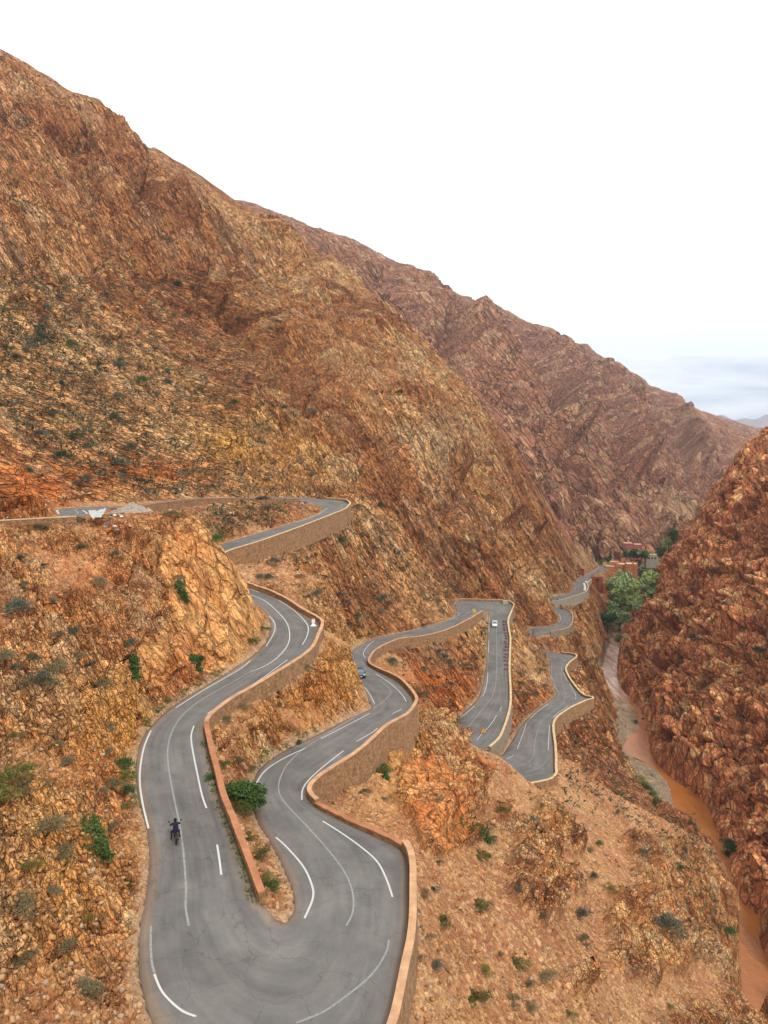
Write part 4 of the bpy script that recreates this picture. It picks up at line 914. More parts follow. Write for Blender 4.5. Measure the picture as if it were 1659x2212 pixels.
COPE_Y = simple_mat('cream_coping_render', alb(216,188,146), .9, vary=.2, scale=.9)
CONC = simple_mat('wall_concrete', alb(176,168,152), .9, vary=.16, scale=.6)
def si(px, py, side='R', st=None):
    st = st or S; k = 1 if side=='L' else 5
    return min(range(len(st)), key=lambda i: (st[i][k]-px)**2+(st[i][k+1]-py)**2)
def wall(name, label, ri, side, i0, i1, mat, cmat, top=.72, thick=.36, extra=1.2, group='roadside retaining walls', ragged=.035, cthick=.11):
    L_,R_ = ROADS[ri]; A, B = (L_,R_) if side=='L' else (R_,L_)
    idx = list(range(i0*NS, i1*NS+1)); P_ = A[idx]; Q_ = B[idx]
    n = len(idx); tang = np.gradient(P_[:,:2],axis=0); tang /= np.linalg.norm(tang,axis=1,keepdims=True)+1e-9
    nor = np.c_[tang[:,1],-tang[:,0]]; s = np.sign(((P_[:,:2]-Q_[:,:2])*nor).sum(1)); s[s==0]=1; nor *= np.where(np.median(s)>0,1,-1)
    V = []; Fc = []; CV = []; CF = []
    for i in range(n):
        p = P_[i]; o_ = nor[i]; h = top + (rng.uniform(-ragged,ragged) if ragged else 0)
        zt = p[2]+h; zb_ = p[2]-p[3]-extra
        bt = .10*(p[3]+.6)          # battered outer face
        V += [(p[0],p[1],zt),(p[0],p[1],p[2]-.6),(p[0]+o_[0]*thick,p[1]+o_[1]*thick,zt),(p[0]+o_[0]*(thick+bt),p[1]+o_[1]*(thick+bt),zb_),(p[0],p[1],zb_)]
        q0 = -.05; q1 = thick+.06
        CV += [(p[0]+o_[0]*q0,p[1]+o_[1]*q0,zt),(p[0]+o_[0]*q0,p[1]+o_[1]*q0,zt+cthick),(p[0]+o_[0]*q1,p[1]+o_[1]*q1,zt+cthick),(p[0]+o_[0]*q1,p[1]+o_[1]*q1,zt)]
    for i in range(n-1):
        a, b = 5*i, 5*i+5
        Fc += [(a,a+1,b+1,b),(a,b,b+2,a+2),(a+2,b+2,b+3,a+3),(a+1,a+4,b+4,b+1)]
        a, b = 4*i, 4*i+4
        CF += [(a+k,b+k,b+(k+1)%4,a+(k+1)%4) for k in range(4)]
    for a in (0,5*(n-1)): Fc.append((a,a+2,a+3,a+4,a+1))
    for a in (0,4*(n-1)): CF.append((a,a+1,a+2,a+3))
    me = bpy.data.meshes.new(name); me.from_pydata(V,[],Fc); me.materials.append(mat); me.update(); bmx = bmesh.new(); bmx.from_mesh(me); bmesh.ops.recalc_face_normals(bmx,faces=bmx.faces); bmx.to_mesh(me); bmx.free()
    o = link(bpy.data.objects.new(name,me)); tag(o,label,'wall',group)
    if cmat:
        me = bpy.data.meshes.new('coping'); me.from_pydata(CV,[],CF); me.materials.append(cmat); me.update(); bmx = bmesh.new(); bmx.from_mesh(me); bmesh.ops.recalc_face_normals(bmx,faces=bmx.faces); bmx.to_mesh(me); bmx.free()
        c = link(bpy.data.objects.new('coping',me)); c.parent = o
    return o
NU = len(U)-1
wall('retaining_wall','tall curved stone wall holding the uppermost bend at upper left',0,'L',8,NU,STONE,COPE_Y,top=.55)
wall('parapet_wall','low brown wall beside the highest stretch of road under the orange cut',0,'R',3,7,STONE,COPE_R,top=.38,thick=.35)
wall('retaining_wall','long stone wall with peach coping between the near road and the bushes',1,'L',0,si(444,1557,'L'),STONE,COPE)
wall('parapet_wall','red brown topped wall running down to its end at the green verge',1,'L',si(444,1557,'L'),si(559,1927,'L'),STONE,COPE_R,thick=.42)
wall('parapet_wall','peach topped wall round the outer edge of the nearest hairpin',1,'R',26,si(868,1822),STONE,COPE,thick=.42)
wall('parapet_wall','worn low kerb wall with pale patches beside the near right lane',1,'R',si(868,1822),si(680,1728),STONE,COPE_R,top=.34,thick=.4)
wall('retaining_wall','winding stone wall with peach coping below the dark car',1,'R',si(680,1728),si(1040,1318),STONE,COPE)
i_w6 = si(1020,1293,'L')
wall('parapet_wall','straight parapet across the back of the middle hairpin behind the white car',1,'L',i_w6-1,si(1104,1318,'L'),STONE,COPE,top=.6,thick=.4)
wall('parapet_wall','pale crumbling wall along the white car\'s stretch of road',1,'L',si(1104,1318,'L'),si(1056,1612,'L'),STONE2,COPE_Y,top=.6,thick=.45)
wall('parapet_wall','low end wall closing the lowest hairpin above the gorge slope',1,'R',si(1140,1692),si(1194,1676),STONE,COPE_Y,top=.4,thick=.4)
wall('retaining_wall','cream topped wall with a pointed corner above the river',1,'R',si(1194,1676),si(1212,1407),STONE,COPE_Y,top=.6,thick=.45)
wall('parapet_wall','small parapet round the tiny far bend above the river trees',1,'R',si(1188,1364),si(1208,1311),STONE2,COPE,top=.5,thick=.4)
wall('retaining_wall','grey concrete wall under the farthest bend before the houses',1,'R',si(1190,1298),si(1277,1249),CONC,COPE_Y,top=.5,thick=.5,cthick=.10)
def poly_wall(name, label, pts, h, thick, down, mat, cmat, group=None, ch=.12):
    bm = bmesh.new(); cb = bmesh.new(); pts = [Vector(p) for p in pts]
    n = len(pts); nr = []
    for i in range(n):
        t = pts[min(i+1,n-1)]-pts[max(i-1,0)]; t.z = 0; t.normalize(); nr.append(Vector((t.y,-t.x,0)))
    def ring(b_, i, o0, o1, z0, z1):
        p = pts[i]; return [b_.verts.new(p+nr[i]*o0+Vector((0,0,z0))),b_.verts.new(p+nr[i]*o0+Vector((0,0,z1))),b_.verts.new(p+nr[i]*o1+Vector((0,0,z1))),b_.verts.new(p+nr[i]*o1+Vector((0,0,z0)))]
    for b_,args in ((bm,(0,thick,-down,h)),(cb,(-.05,thick+.05,h,h+.12))):
        rs = [ring(b_,i,*args) for i in range(n)]
        for r0,r1 in zip(rs,rs[1:]):
            for k in range(4): b_.faces.new((r0[k],r0[(k+1)%4],r1[(k+1)%4],r1[k]))
        b_.faces.new(rs[0][::-1]); b_.faces.new(rs[-1])
    for b_ in (bm,cb): bmesh.ops.recalc_face_normals(b_,faces=b_.faces)
    o = bm_obj(name,bm,mat); tag(o,label,'wall',group)
    if cmat: bm_obj('coping',cb,cmat,o)
    else: cb.free()
    return o
poly_wall('parapet_wall','low stone parapet at the far left in front of the highest lane',[atz(x_,y_,119.5) for x_,y_ in ((-40,1129),(0,1125),(97,1119.5),(153,1116.5),(165,1116))],.0,.3,.7,STONE,COPE_Y,'roadside retaining walls')
# ------------------------------------------------------------------ foliage
def leaf_mat(name, c1, c2, sc=2.5):
    m, nt, b = new_mat(name); L = nt.links; tc = nnode(nt,'ShaderNodeTexCoord'); oi = nnode(nt,'ShaderNodeObjectInfo')
    n1 = nnode(nt,'ShaderNodeTexNoise',Scale=sc,Detail=5,Roughness=.8); L.new(tc.outputs['Object'],n1.inputs['Vector'])
    ad = nnode(nt,'ShaderNodeMath',operation='MULTIPLY_ADD'); ad.inputs[1].default_value=.35; L.new(oi.outputs['Random'],ad.inputs[0]); L.new(n1.outputs['Fac'],ad.inputs[2])
    r = nnode(nt,'ShaderNodeValToRGB'); e = r.color_ramp.elements; e[0].position=.38; e[0].color=(*c1,1); e[1].position=.85; e[1].color=(*c2,1)
    L.new(ad.outputs[0],r.inputs[0]); L.new(r.outputs[0],b.inputs['Base Color']); b.inputs['Roughness'].default_value=.7
    return m
LEAF = {'dusty': leaf_mat('dusty_leaf', alb(84,76,50), alb(146,130,92)), 'olive': leaf_mat('olive_leaf', alb(70,72,30), alb(134,128,58)),
        'green': leaf_mat('green_leaf', alb(28,56,26), alb(82,110,50)), 'grey': leaf_mat('grey_leaf', alb(62,66,52), alb(112,112,90)),
        'poplar': leaf_mat('poplar_leaf', alb(120,150,76), alb(206,222,132),.3), 'willow': leaf_mat('willow_leaf', alb(116,142,84), alb(188,204,142),.3), 'dark': leaf_mat('dark_leaf', alb(50,78,44), alb(96,124,72),.3)}
BARK = simple_mat('bark', alb(104,84,64), .9, vary=.25, scale=6)
def leaves_mesh(name, clumps, per, size, mat, seed, spiky=0):
    r_ = np.random.RandomState(seed); V = []; 
    for (cx_,cy_,cz_,rad,sq) in clumps:
        d = r_.normal(size=(per,3)); d /= np.linalg.norm(d,axis=1,keepdims=True); d[:,2] = np.where(d[:,2]<-.3, -d[:,2]*.5, d[:,2])
        rr_ = rad*(.45+.6*r_.rand(per,1)**.6); c = np.array([cx_,cy_,cz_])+d*rr_*np.array([1,1,sq])
        u_ = r_.normal(size=(per,3)) + d*spiky; u_ /= np.linalg.norm(u_,axis=1,keepdims=True); w_ = np.cross(u_, r_.normal(size=(per,3))); w_ /= np.linalg.norm(w_,axis=1,keepdims=True)
        s_ = size*(.6+.8*r_.rand(per,1)); k = 2.2 if spiky else 1.3; wd = .35 if spiky else .75
        V.append(np.stack([c-u_*s_*k*.5, c+w_*s_*wd*.5, c+u_*s_*k*.5, c-w_*s_*wd*.5],1))
    V = np.concatenate(V).reshape(-1,3); q = np.arange(len(V)).reshape(-1,4)
    return fast_mesh(name, V, q, None, mat)
def shrub_proto(kind, seed):
    r_ = random.Random(seed); cl = []
    for i in range(9):
        a = r_.uniform(0,2*pi); d = r_.uniform(0,.55); cl.append((d*cos(a),d*sin(a),.22+.32*(1-d)*r_.uniform(.6,1.2),r_.uniform(.2,.36),.85))
    return leaves_mesh('foliage', cl, 150, .055, LEAF[kind], seed, spiky=1.2 if kind in('dusty','grey') else .2)
SHM = {k:[shrub_proto(k,10*i+j) for j in range(3)] for i,k in enumerate(('dusty','olive','green','grey'))}
def region_word(px,py,dep):
    if px > 1345 and py < 1900 and dep < 470: return 'on the red gorge cliff'
    if dep > 330: return 'on the distant mountainside'
    if py < 1070: return 'on the mountainside above the highest road'
    if px < 330 and py > 1500: return 'on the stony bank left of the near lane'
    if px < 600 and py < 1500: return 'on the golden rock face below the tarp'
    if 440 < px < 660 and py > 1500: return 'on the verge between the two near lanes'
    if px > 850 and py > 1640: return 'on the dry slope falling to the gorge'
    if px < 900 and py > 1380: return 'on the rocks between the two roads'
    if px > 1090: return 'on the slope beside the lower road'
    return 'on the slope between the middle bends'
KW = {'dusty':'dusty straw brown shrub','olive':'olive green shrub','green':'bright green bush','grey':'grey green shrub'}
NSH = [0]; NOTE = []
def note(o, px, py, desc, grp, size=None): NOTE.append((o,px,py,desc,grp,size))
def shrub(px,py,size,kind,label=None,sq=1.0):
    p,i = pick(px,py)
    if p is None: return None
    o = bpy.data.objects.new('shrub', rng.choice(SHM[kind])); link(o)
    o.location = (p[0],p[1],p[2]-.12*size); s = size*rng.uniform(.85,1.15); o.scale = (s,s*rng.uniform(.85,1.15),s*sq*rng.uniform(.8,1.1)); o.rotation_euler = (rng.uniform(-.15,.15),rng.uniform(-.15,.15),rng.uniform(0,6.28))
    w = region_word(px,py,pdep[i])
    tag(o, label or (KW[kind]+' '+w), 'shrub', 'shrubs '+w); NSH[0] += 1
    if not label: note(o,px,py,KW[kind],'shrubs',size)
    return o
named = [(490,1559,1.6,'dusty'),(478,1605,1.5,'olive'),(515,1652,1.3,'dusty'),(481,1661,1.5,'olive'),(515,1753,2.2,'olive'),(538,1809,1.7,'olive'),(562,1851,1.5,'olive'),(571,1902,1.3,'olive'),
 (592,1920,1.4,'green'),(543,1666,1.1,'dusty'),(647,1608,.9,'green'),(626,1622,.9,'olive'),(263,1659,1.7,'green'),(274,1684,1.5,'olive'),(242,1705,1.4,'dusty'),(281,1716,1.2,'green'),(281,1744,1.4,'olive'),
 (309,1557,1.1,'olive'),(277,1911,.8,'green'),(788,1716,1.2,'dusty'),(835,1730,1.1,'dusty'),(832,1668,1.7,'olive'),(455,1689,1.2,'green'),(448,1652,.8,'green'),(20,1719,3.0,'olive'),(107,1811,2.2,'dusty'),
 (54,1960,2.0,'dusty'),(76,1872,1.3,'olive'),(59,2085,1.7,'dusty'),(218,1719,1.3,'dusty'),(96,1701,1.2,'dusty'),(39,1332,3.2,'grey'),(162,1130,2.2,'dusty'),(83,1149,2.2,'dusty'),(426,1431,1.7,'green'),
 (549,1394,1.9,'olive'),(569,1367,1.5,'olive'),(222,1482,2.0,'dusty'),(169,1427,2.0,'dusty'),(81,1492,2.4,'dusty'),(12,1431,2.2,'dusty'),(470,1174,2.0,'green'),(484,1251,1.6,'grey'),(592,1218,2.8,'grey'),
 (565,1251,2.0,'grey'),(580,1253,2.0,'grey'),(683,1290,3.0,'grey'),(213,1265,1.8,'dusty'),(389,1255,1.6,'dusty'),(370,1119,1.5,'dusty'),(528,1200,1.2,'grey'),(526,1532,1.5,'dusty'),(663,1446,1.4,'dusty'),
 (603,1528,1.1,'dusty'),(831,1300,3.2,'grey'),(777,1334,2.4,'grey'),(803,1362,1.9,'olive'),(797,1373,1.6,'green'),(775,1381,1.6,'green'),(917,1351,1.6,'grey'),(960,1422,3.2,'grey'),(852,1437,3.0,'grey'),
 (934,1399,2.8,'grey'),(917,1512,1.6,'dusty'),(986,1560,3.2,'dusty'),(646,1607,1.0,'green'),(1045,1803,2.6,'green'),(989,1783,1.6,'olive'),(914,1506,2.4,'dusty'),(1438,2025,4.0,'grey'),(1579,2015,3.2,'green'),
 (1254,1990,2.2,'grey'),(1282,1899,2.0,'grey'),(1297,1826,1.6,'green'),(1171,1987,1.1,'dusty'),(1050,2101,1.1,'olive'),(1151,2181,1.3,'dusty'),(1146,2136,1.0,'dusty'),(1473,1879,1.6,'green'),(1387,1844,1.7,'grey'),
 (1125,1924,1.6,'grey'),(1153,1929,1.8,'grey'),(1579,1834,4.5,'green'),(924,2025,1.0,'dusty'),(914,1934,1.1,'dusty'),(899,2070,1.0,'dusty'),(1299,2116,1.2,'olive'),(1040,2166,1.0,'dusty'),(1448,2176,1.0,'olive'),
 (1539,1242,6.0,'grey'),(1497,1384,6.5,'grey'),(1471,1429,4.0,'dusty'),(1639,1413,4.5,'green'),(1605,1358,3.2,'green'),(1632,1058,6.0,'grey'),(1590,1148,4.5,'grey'),(1545,1561,4.0,'grey'),(1552,1610,3.0,'grey'),(1603,1555,3.0,'grey'),
 (1100,1425,1.8,'grey'),(1125,1480,2.0,'olive'),(1150,1460,2.4,'grey'),(1140,1500,2.0,'grey'),(1108,1340,1.8,'grey'),(1170,1450,2.0,'olive'),(1050,1350,1.8,'olive'),(1046,1370,1.8,'olive'),(1046,1395,1.8,'olive'),(1045,1420,1.6,'olive')]
for px_,py_,s_,k_ in named: shrub(px_,py_,s_,k_)
def vine(px0,py0,px1,py1,label,w=1.1):
    V = None; cl = []; base = None
    for t in np.linspace(0,1,8):
        p,i = pick(px0+(px1-px0)*t, py0+(py1-py0)*t)
        if p is None: continue
        if base is None: base = p
        cl.append((p[0]-base[0],p[1]-base[1],p[2]-base[2],w*(.55+.5*sin(pi*min(1,t*1.1+.15))),.9))
    me = leaves_mesh('creeper', cl, 170, .17, LEAF['green'], 77)
    o = link(bpy.data.objects.new('creeper', me)); o.location = base; tag(o,label,'plant','green creepers hanging on the rock'); return o
vine(188,1775,228,1850,'long dark green creeper hanging on the stony bank left of the motorcycle',.95)
vine(284,1425,300,1462,'narrow green creeper hanging on the rock above the near curve',.8)
vine(385,1262,402,1300,'green creeper growing in the crack of the golden slab',.8)
vine(415,1420,432,1446,'green creeper at the foot of the golden slab by the road',.7)
vine(1028,1790,1058,1818,'thick green creeper right of the orange outcrop on the lower slope',1.0)
vine(826,1655,834,1680,'green creeper clinging beneath the winding stone wall',.7)
# the one big bush by the wall
def tree_meshes(seed, h, w, kind, leaf, per, narrow=False):
    r_ = random.Random(seed); bm = bmesh.new(); cl = []
    tube(bm, [(0,0,-.8),(0.02*h,0,h*.2),(-.01*h,.02*h,h*.45),(.02*h,0,h*.8)], [h*.035,h*.028,h*.018,h*.006], 7)
    n = 15 if not narrow else 12
    for i in range(n):
        if narrow: a=r_.uniform(0,6.28); z=h*(.12+.86*i/n); d=w*.25*(1-i/n)*r_.uniform(.3,1); rad=w*.36*(1-.72*i/n)+.05*w
        else:
            a=r_.uniform(0,6.28); t=r_.uniform(.0,1); z=h*(.30+.58*t); d=w*.5*r_.uniform(.25,.85)*(1-.55*abs(t-.4)); rad=w*r_.uniform(.16,.27)
        c = (d*cos(a),d*sin(a),z); cl.append((*c,rad,.95))
        if not narrow and i<9: tube(bm, [(0,0,h*.22+.02*i*h*.5),(c[0]*.5,c[1]*.5,(z+h*.3)/2),(c[0]*.9,c[1]*.9,z)], [h*.014,h*.009,h*.003], 5)
    me = bpy.data.meshes.new('trunk'); bm.to_mesh(me); bm.free(); me.materials.append(BARK)
    return me, leaves_mesh('crown', cl, per, leaf, LEAF[kind], seed)
def plant_tree(name, pair, loc, s, label, cat='tree', group=None, rz=None):
    e = empty(name, loc, rng.uniform(0,6.28) if rz is None else rz); e.scale = (s,s,s)
    for nm,me in zip(('trunk','crown'),pair):
        o = link(bpy.data.objects.new(nm, me)); o.parent = e
    tag(e,label,cat,group); return e
bb = tree_meshes(5, 3.6, 5.0, 'green', .26, 420)
p_,_ = pick(520,1740); e_ = plant_tree('bush', bb, (p_[0]+.3,p_[1],p_[2]-.9), .80, 'large leafy dark green bush leaning over the road between the near lanes','bush')
# random shrubs: dark dots over the slopes
rs = np.random.RandomState(12)
spots = []
def scatter(n, x0,x1,y0,y1, kinds, s0,s1, dmin=0,dmax=1e9, slope=.25):
    c = 0; tries = 0
    while c < n and tries < n*25:
        tries += 1; px_ = rs.uniform(x0,x1); py_ = rs.uniform(y0,y1); p,i = pick(px_,py_,1)
        if p is None or not (dmin<pdep[i]<dmax) or rd[i]<1.6 or rvd[i]<3 or nb[i,2]<slope: continue
        shrub(px_,py_,rs.uniform(s0,s1),kinds[rs.randint(len(kinds))]); c += 1
scatter(42,0,560,620,1060,['grey','grey','green','grey'],2.2,4.2,120,420)
scatter(16,560,900,750,1200,['grey','green'],2.2,3.8,150,420)
scatter(20,0,420,1130,1560,['dusty','dusty','grey'],.8,1.8,0,140)
scatter(22,0,290,1560,2200,['dusty','dusty','olive'],.6,1.4,0,90)
scatter(20,560,980,1180,1340,['grey','dusty','grey'],1.3,2.6,120,300)
scatter(34,900,1600,1680,2200,['dusty','dusty','grey','olive'],.7,1.9,0,260)
scatter(10,860,1040,1360,1480,['grey'],1.2,2.2,150,260)
scatter(14,1100,1330,1330,1640,['grey','dusty'],1.2,2.6,150,420)
scatter(14,1440,1659,1080,1900,['grey'],2.0,4.0,150,480,-1)
print('shrubs',NSH[0])
# tiny far scrub: one uncountable cover
def scrub_cover():
    r_ = np.random.RandomState(4); V = []; F_ = []
    zz = np.argwhere((ZB>=0)); r_.shuffle(zz); cnt = 0
    for cy_,cx_ in zz:
        i = ZB[cy_,cx_]; px_ = cx_*2; py_ = cy_*2; d = pdep[i]
        if rd[i]<2 or rvd[i]<3: continue
        if right[i]: pr = .10
        elif far[i]: pr = .12
        elif d>120 and py_<1180: pr = .26+.7*(px_<600)*(py_>600)
        elif d>90: pr = .22
        else: pr = .05
        if r_.rand()>pr: continue
        s = r_.uniform(.35,1.0)*(1.0 if d<150 else 2.5 if not far[i] else 4.5); p = P[i]
        b = len(V)
        if d < 130:
            for k in range(12):
                o_ = np.r_[r_.normal(size=2)*.07,0]; t_ = np.r_[r_.normal(size=2)*.16,r_.uniform(.1,.3)]; w_ = np.r_[r_.normal(size=2)*.012,0]
                V += [p+o_-w_,p+o_+w_,p+o_+t_]; F_.append((b+3*k,b+3*k+1,b+3*k+2))
            cnt += 1; continue
        for k in range(11):
            o_ = r_.normal(size=3)*s*.42; o_[2] = abs(o_[2])*.8
            u_ = r_.normal(size=3)*s*.27; w_ = r_.normal(size=3)*s*.27; V += [p+o_-u_*.5,p+o_+w_*.5,p+o_+u_*.5]; F_.append((b+3*k,b+3*k+1,b+3*k+2))
        cnt += 1
        if cnt>=6500: break
    me = fast_mesh('scrub', np.array(V), np.array(F_), None, leaf_mat('scrub_leaf', alb(44,48,36), alb(92,92,66), .4))
    o = link(bpy.data.objects.new('scrub', me)); o['kind'] = 'stuff'; o['label'] = 'tiny dry scrub scattered over the rocky slopes'; o['category'] = 'scrub'
scrub_cover()
# ------------------------------------------------------------------ stones
ROCKM = [simple_mat('stone_tan', alb(196,146,98), .9, vary=.2, scale=2), simple_mat('stone_orange', alb(190,116,64), .9, vary=.2, scale=2), simple_mat('stone_grey', alb(170,134,102), .9, vary=.2, scale=2)]
def rock_mesh(seed, mat):
    r_ = random.Random(seed); bm = bmesh.new(); bmesh.ops.create_icosphere(bm, subdivisions=2, radius=.5)
    pl = [(Vector((r_.gauss(0,1),r_.gauss(0,1),r_.gauss(0,1))).normalized(), r_.uniform(.20,.36)) for _ in range(7)]
    for v in bm.verts:
        for n_,d_ in pl:
            k = v.co.dot(n_)
            if k > d_: v.co -= n_*(k-d_)
        v.co.z *= .8
    me = bpy.data.meshes.new('boulder'); bm.to_mesh(me); bm.free(); me.materials.append(mat); return me
RM = [rock_mesh(i, ROCKM[i%3]) for i in range(9)]
def boulder(px,py,s,mi=None,label=None):
    p,i = pick(px,py)
    if p is None: return
    mi = rng.randrange(9) if mi is None else mi
    o = link(bpy.data.objects.new('boulder', RM[mi])); o.location = (p[0],p[1],p[2]+.12*s); o.scale = (s*rng.uniform(.8,1.3),s*rng.uniform(.7,1.1),s*rng.uniform(.6,.95)); o.rotation_euler = (rng.uniform(-.4,.4),rng.uniform(-.4,.4),rng.uniform(0,6.28))
    w = region_word(px,py,pdep[i]); tag(o, label or (('pale tan','orange brown','pale grey')[mi%3]+' angular boulder '+w),'boulder','boulders '+w)
    if not label: note(o,px,py,('pale tan','orange brown','pale grey')[mi%3]+' boulder','boulders',s)
for a_ in [(1125,2081,1.5,0,'large pale tan boulder alone on the lower dry slope'),(1112,2070,1.0,0),(1246,1640,2.4,6),(1040,1647,2.6,1),(1063,1655,1.8,1),(1190,1680,1.6,2),(820,1800,.5,1),(330,2015,.35,4),(322,2172,.5,1),
           (810,1560,.9,0),(848,1590,.9,3),(907,1400,2.2,1),(1010,1440,1.8,3),(1060,1700,1.4,0),(1085,1730,1.2,3),(1215,1700,1.6,6),(1180,1765,1.3,0),(640,1260,1.8,3),(700,1240,2.0,0),(760,1250,2.2,0),(1246,1470,3,6),(1260,1370,4,0),(1275,1420,3,2)]:
    boulder(*a_)
for _ in range(110):
    z_ = rs.randint(5); x0,x1,y0,y1 = [(0,300,1560,2200),(0,420,1130,1560),(900,1560,1680,2200),(560,980,1180,1340),(900,1200,1560,1800)][z_]
    px_ = rs.uniform(x0,x1); py_ = rs.uniform(y0,y1); p,i = pick(px_,py_,1)
    if p is None or rd[i]<1.2: continue
    boulder(px_,py_,rs.uniform(.16,.40)*(1+pdep[i]/80.))
def rubble():
    r_ = np.random.RandomState(9); V = []; F_ = []; C_ = []
    base = np.array([(1,0,-.6),(-.5,.87,-.6),(-.5,-.87,-.6),(.5,.5,.55),(-.65,.1,.6),(.3,-.7,.5)])
    tri = np.array([(0,1,3),(1,2,4),(2,0,5),(3,1,4),(4,2,5),(5,0,3),(3,4,5),(0,2,1)])
    pal = [alb(206,160,112),alb(186,130,84),alb(160,104,66),alb(188,160,130),alb(200,146,90)]
    ids = ZB[ZB>=0]; ids = ids[(pdep[ids]<250)&(rd[ids]>.25)&(rvd[ids]>1)&(~right[ids])]
    want = r_.choice(ids, 22000); q_ = r_.rand(len(want))
    for i,q in zip(want,q_):
        d = pdep[i]
        if d>110 and q<.5: continue
        s = (.035+.10*r_.rand()**4*2.2)*(1 if d<110 else 1.8)
        j = r_.normal(size=2)*.35*(d/60); 
        p = P[i]+np.array([0,0,.3*s]); a = r_.rand()*6.28; ca,sa = np.cos(a),np.sin(a); sc_ = s*np.array([r_.uniform(.7,1.5),r_.uniform(.6,1.1),r_.uniform(.5,1.0)])
        bb_ = (base+r_.normal(size=(6,3))*.18)*sc_; bb_ = np.c_[bb_[:,0]*ca-bb_[:,1]*sa, bb_[:,0]*sa+bb_[:,1]*ca, bb_[:,2]]+p
        F_.append(tri+len(V)*6); V.append(bb_); C_.append(np.tile(pal[r_.randint(5)]*r_.uniform(.8,1.15),(6,1)))
    m, nt, b = new_mat('rubble'); at = nnode(nt,'ShaderNodeVertexColor',layer_name='Col'); nt.links.new(at.outputs[0],b.inputs['Base Color']); b.inputs['Roughness'].default_value=.95
    me = fast_mesh('rubble', np.concatenate(V), np.concatenate(F_), np.concatenate(C_), m)
    o = link(bpy.data.objects.new('rubble', me)); o['kind'] = 'stuff'; o['label'] = 'loose stone chips strewn over the slopes'; o['category'] = 'rubble'
rubble()
print('foliage and stones', round(time.time()-T0,1))
# ------------------------------------------------------------------ riverside trees
def march(px,py,y0=60,y1=1400):
    a,b,c = ray(px,py); Y = y0
    while Y < y1:
        t = Y/b
        if CAMZ+c*t < ground(a*t,Y): return (a*t,Y,ground(a*t,Y))
        Y += 1.5
    return None
TM = {'poplar':[tree_meshes(31+i,10,7.5,'poplar',.85,150) for i in range(3)], 'willow':[tree_meshes(41+i,10,9,'willow',.85,160) for i in range(3)], 'dark':[tree_meshes(51+i,10,8,'dark',.8,150) for i in range(2)],
      'cypress':[tree_meshes(61,10,3.2,'dark',.6,110,True)], 'column':[tree_meshes(71,10,4.6,'poplar',.75,140,True)]}
LASTT = [None]
TL = {'poplar':'light green poplar crowding the river below the houses','willow':'soft grey green willow crowding the river below the houses','dark':'dark green tree crowding the river below the houses',
      'cypress':'dark narrow cypress','column':'tall narrow light green poplar'}
trees = [(1312,1368,17,'dark',None),(1338,1368,19,'willow',None),(1320,1345,17,'willow',None),(1352,1335,20,'poplar',None),(1335,1318,19,'poplar',None),(1365,1306,20,'poplar',None),(1345,1296,21,'willow',None),
 (1327,1292,17,'willow',None),(1376,1282,20,'willow',None),(1352,1268,20,'willow',None),(1378,1262,18,'willow',None),(1392,1248,18,'willow',None),(1362,1250,17,'willow',None),(1340,1276,16,'poplar',None),(1386,1330,16,'willow','willow leaning from the far bank at the foot of the red cliff'),
 (1397,1312,19,'willow',None),(1407,1292,21,'poplar',None),(1414,1272,19,'willow',None),(1402,1262,17,'poplar',None),(1413,1246,17,'willow',None),(1428,1210,17,'dark',None),(1444,1192,17,'willow',None),(1407,1228,19,'column','tall narrow light poplar just left of the grey building'),
 (1455,1172,15,'dark','dark tree at the valley mouth where the red cliff begins'),(1336,1390,9,'willow',None),(1356,1386,8,'poplar','small light green tree alone on the bank below the grove'),
 (1349,1240,12,'dark',None),(1318,1214,15,'cypress','tall dark cypress left of the orange hotel'),(1311,1218,7,'dark','round dark tree beside the cypress by the hotel'),(1299,1222,6,'dark','round green tree in front of the yellow wall'),
 (1357,1196,9,'dark',None),(1366,1199,8,'dark',None),(1378,1200,9,'dark',None),(1390,1202,8,'dark',None),(1372,1204,7,'willow',None),(1349,1192,7,'dark',None)]
for px_,py_,h_,k_,lb in trees:
    g = march(px_,py_)
    if g is None: continue
    hh = h_*g[1]/640*((1.1 if py_ > 1285 else .72) if h_ > 12 else .9)
    up = py_ < 1206 and py_ > 1188 and px_ < 1395
    lab = lb or ('dark garden tree in front of the red house' if (up and k_=='dark') else 'grey green garden tree in front of the red house' if up else TL[k_])
    LASTT[0] = plant_tree('tree', rng.choice(TM[k_]), (g[0],g[1],g[2]-.3), hh/10., lab, 'tree', 'garden trees by the red house' if up else 'trees along the river')
    if not lb: note(SC.collection.objects[-1] if False else LASTT[0],px_,py_-12,{'poplar':'light green poplar','willow':'grey green willow','dark':'dark green tree'}[k_],'trees')
for px_,py_,s_ in ((1346,1385,3.5),(1350,1372,3.5),(1356,1362,3.0),(1390,1555,2.5),(1395,1580,2.5),(1392,1700,3.2),(1401,1712,3.2),(1409,1724,3.0),(1416,1738,3.0),(1422,1748,2.6),(1385,1690,2.4),(1372,1560,2.6),(1376,1545,2.4),(1574,1830,5),(1583,1845,4.5),(1570,1850,4)):
    so_ = shrub(px_,py_,s_,'green' if s_>2.6 else 'olive', 'green waterside bush')
    if so_: note(so_,px_,py_,'green waterside bush','shrubs')
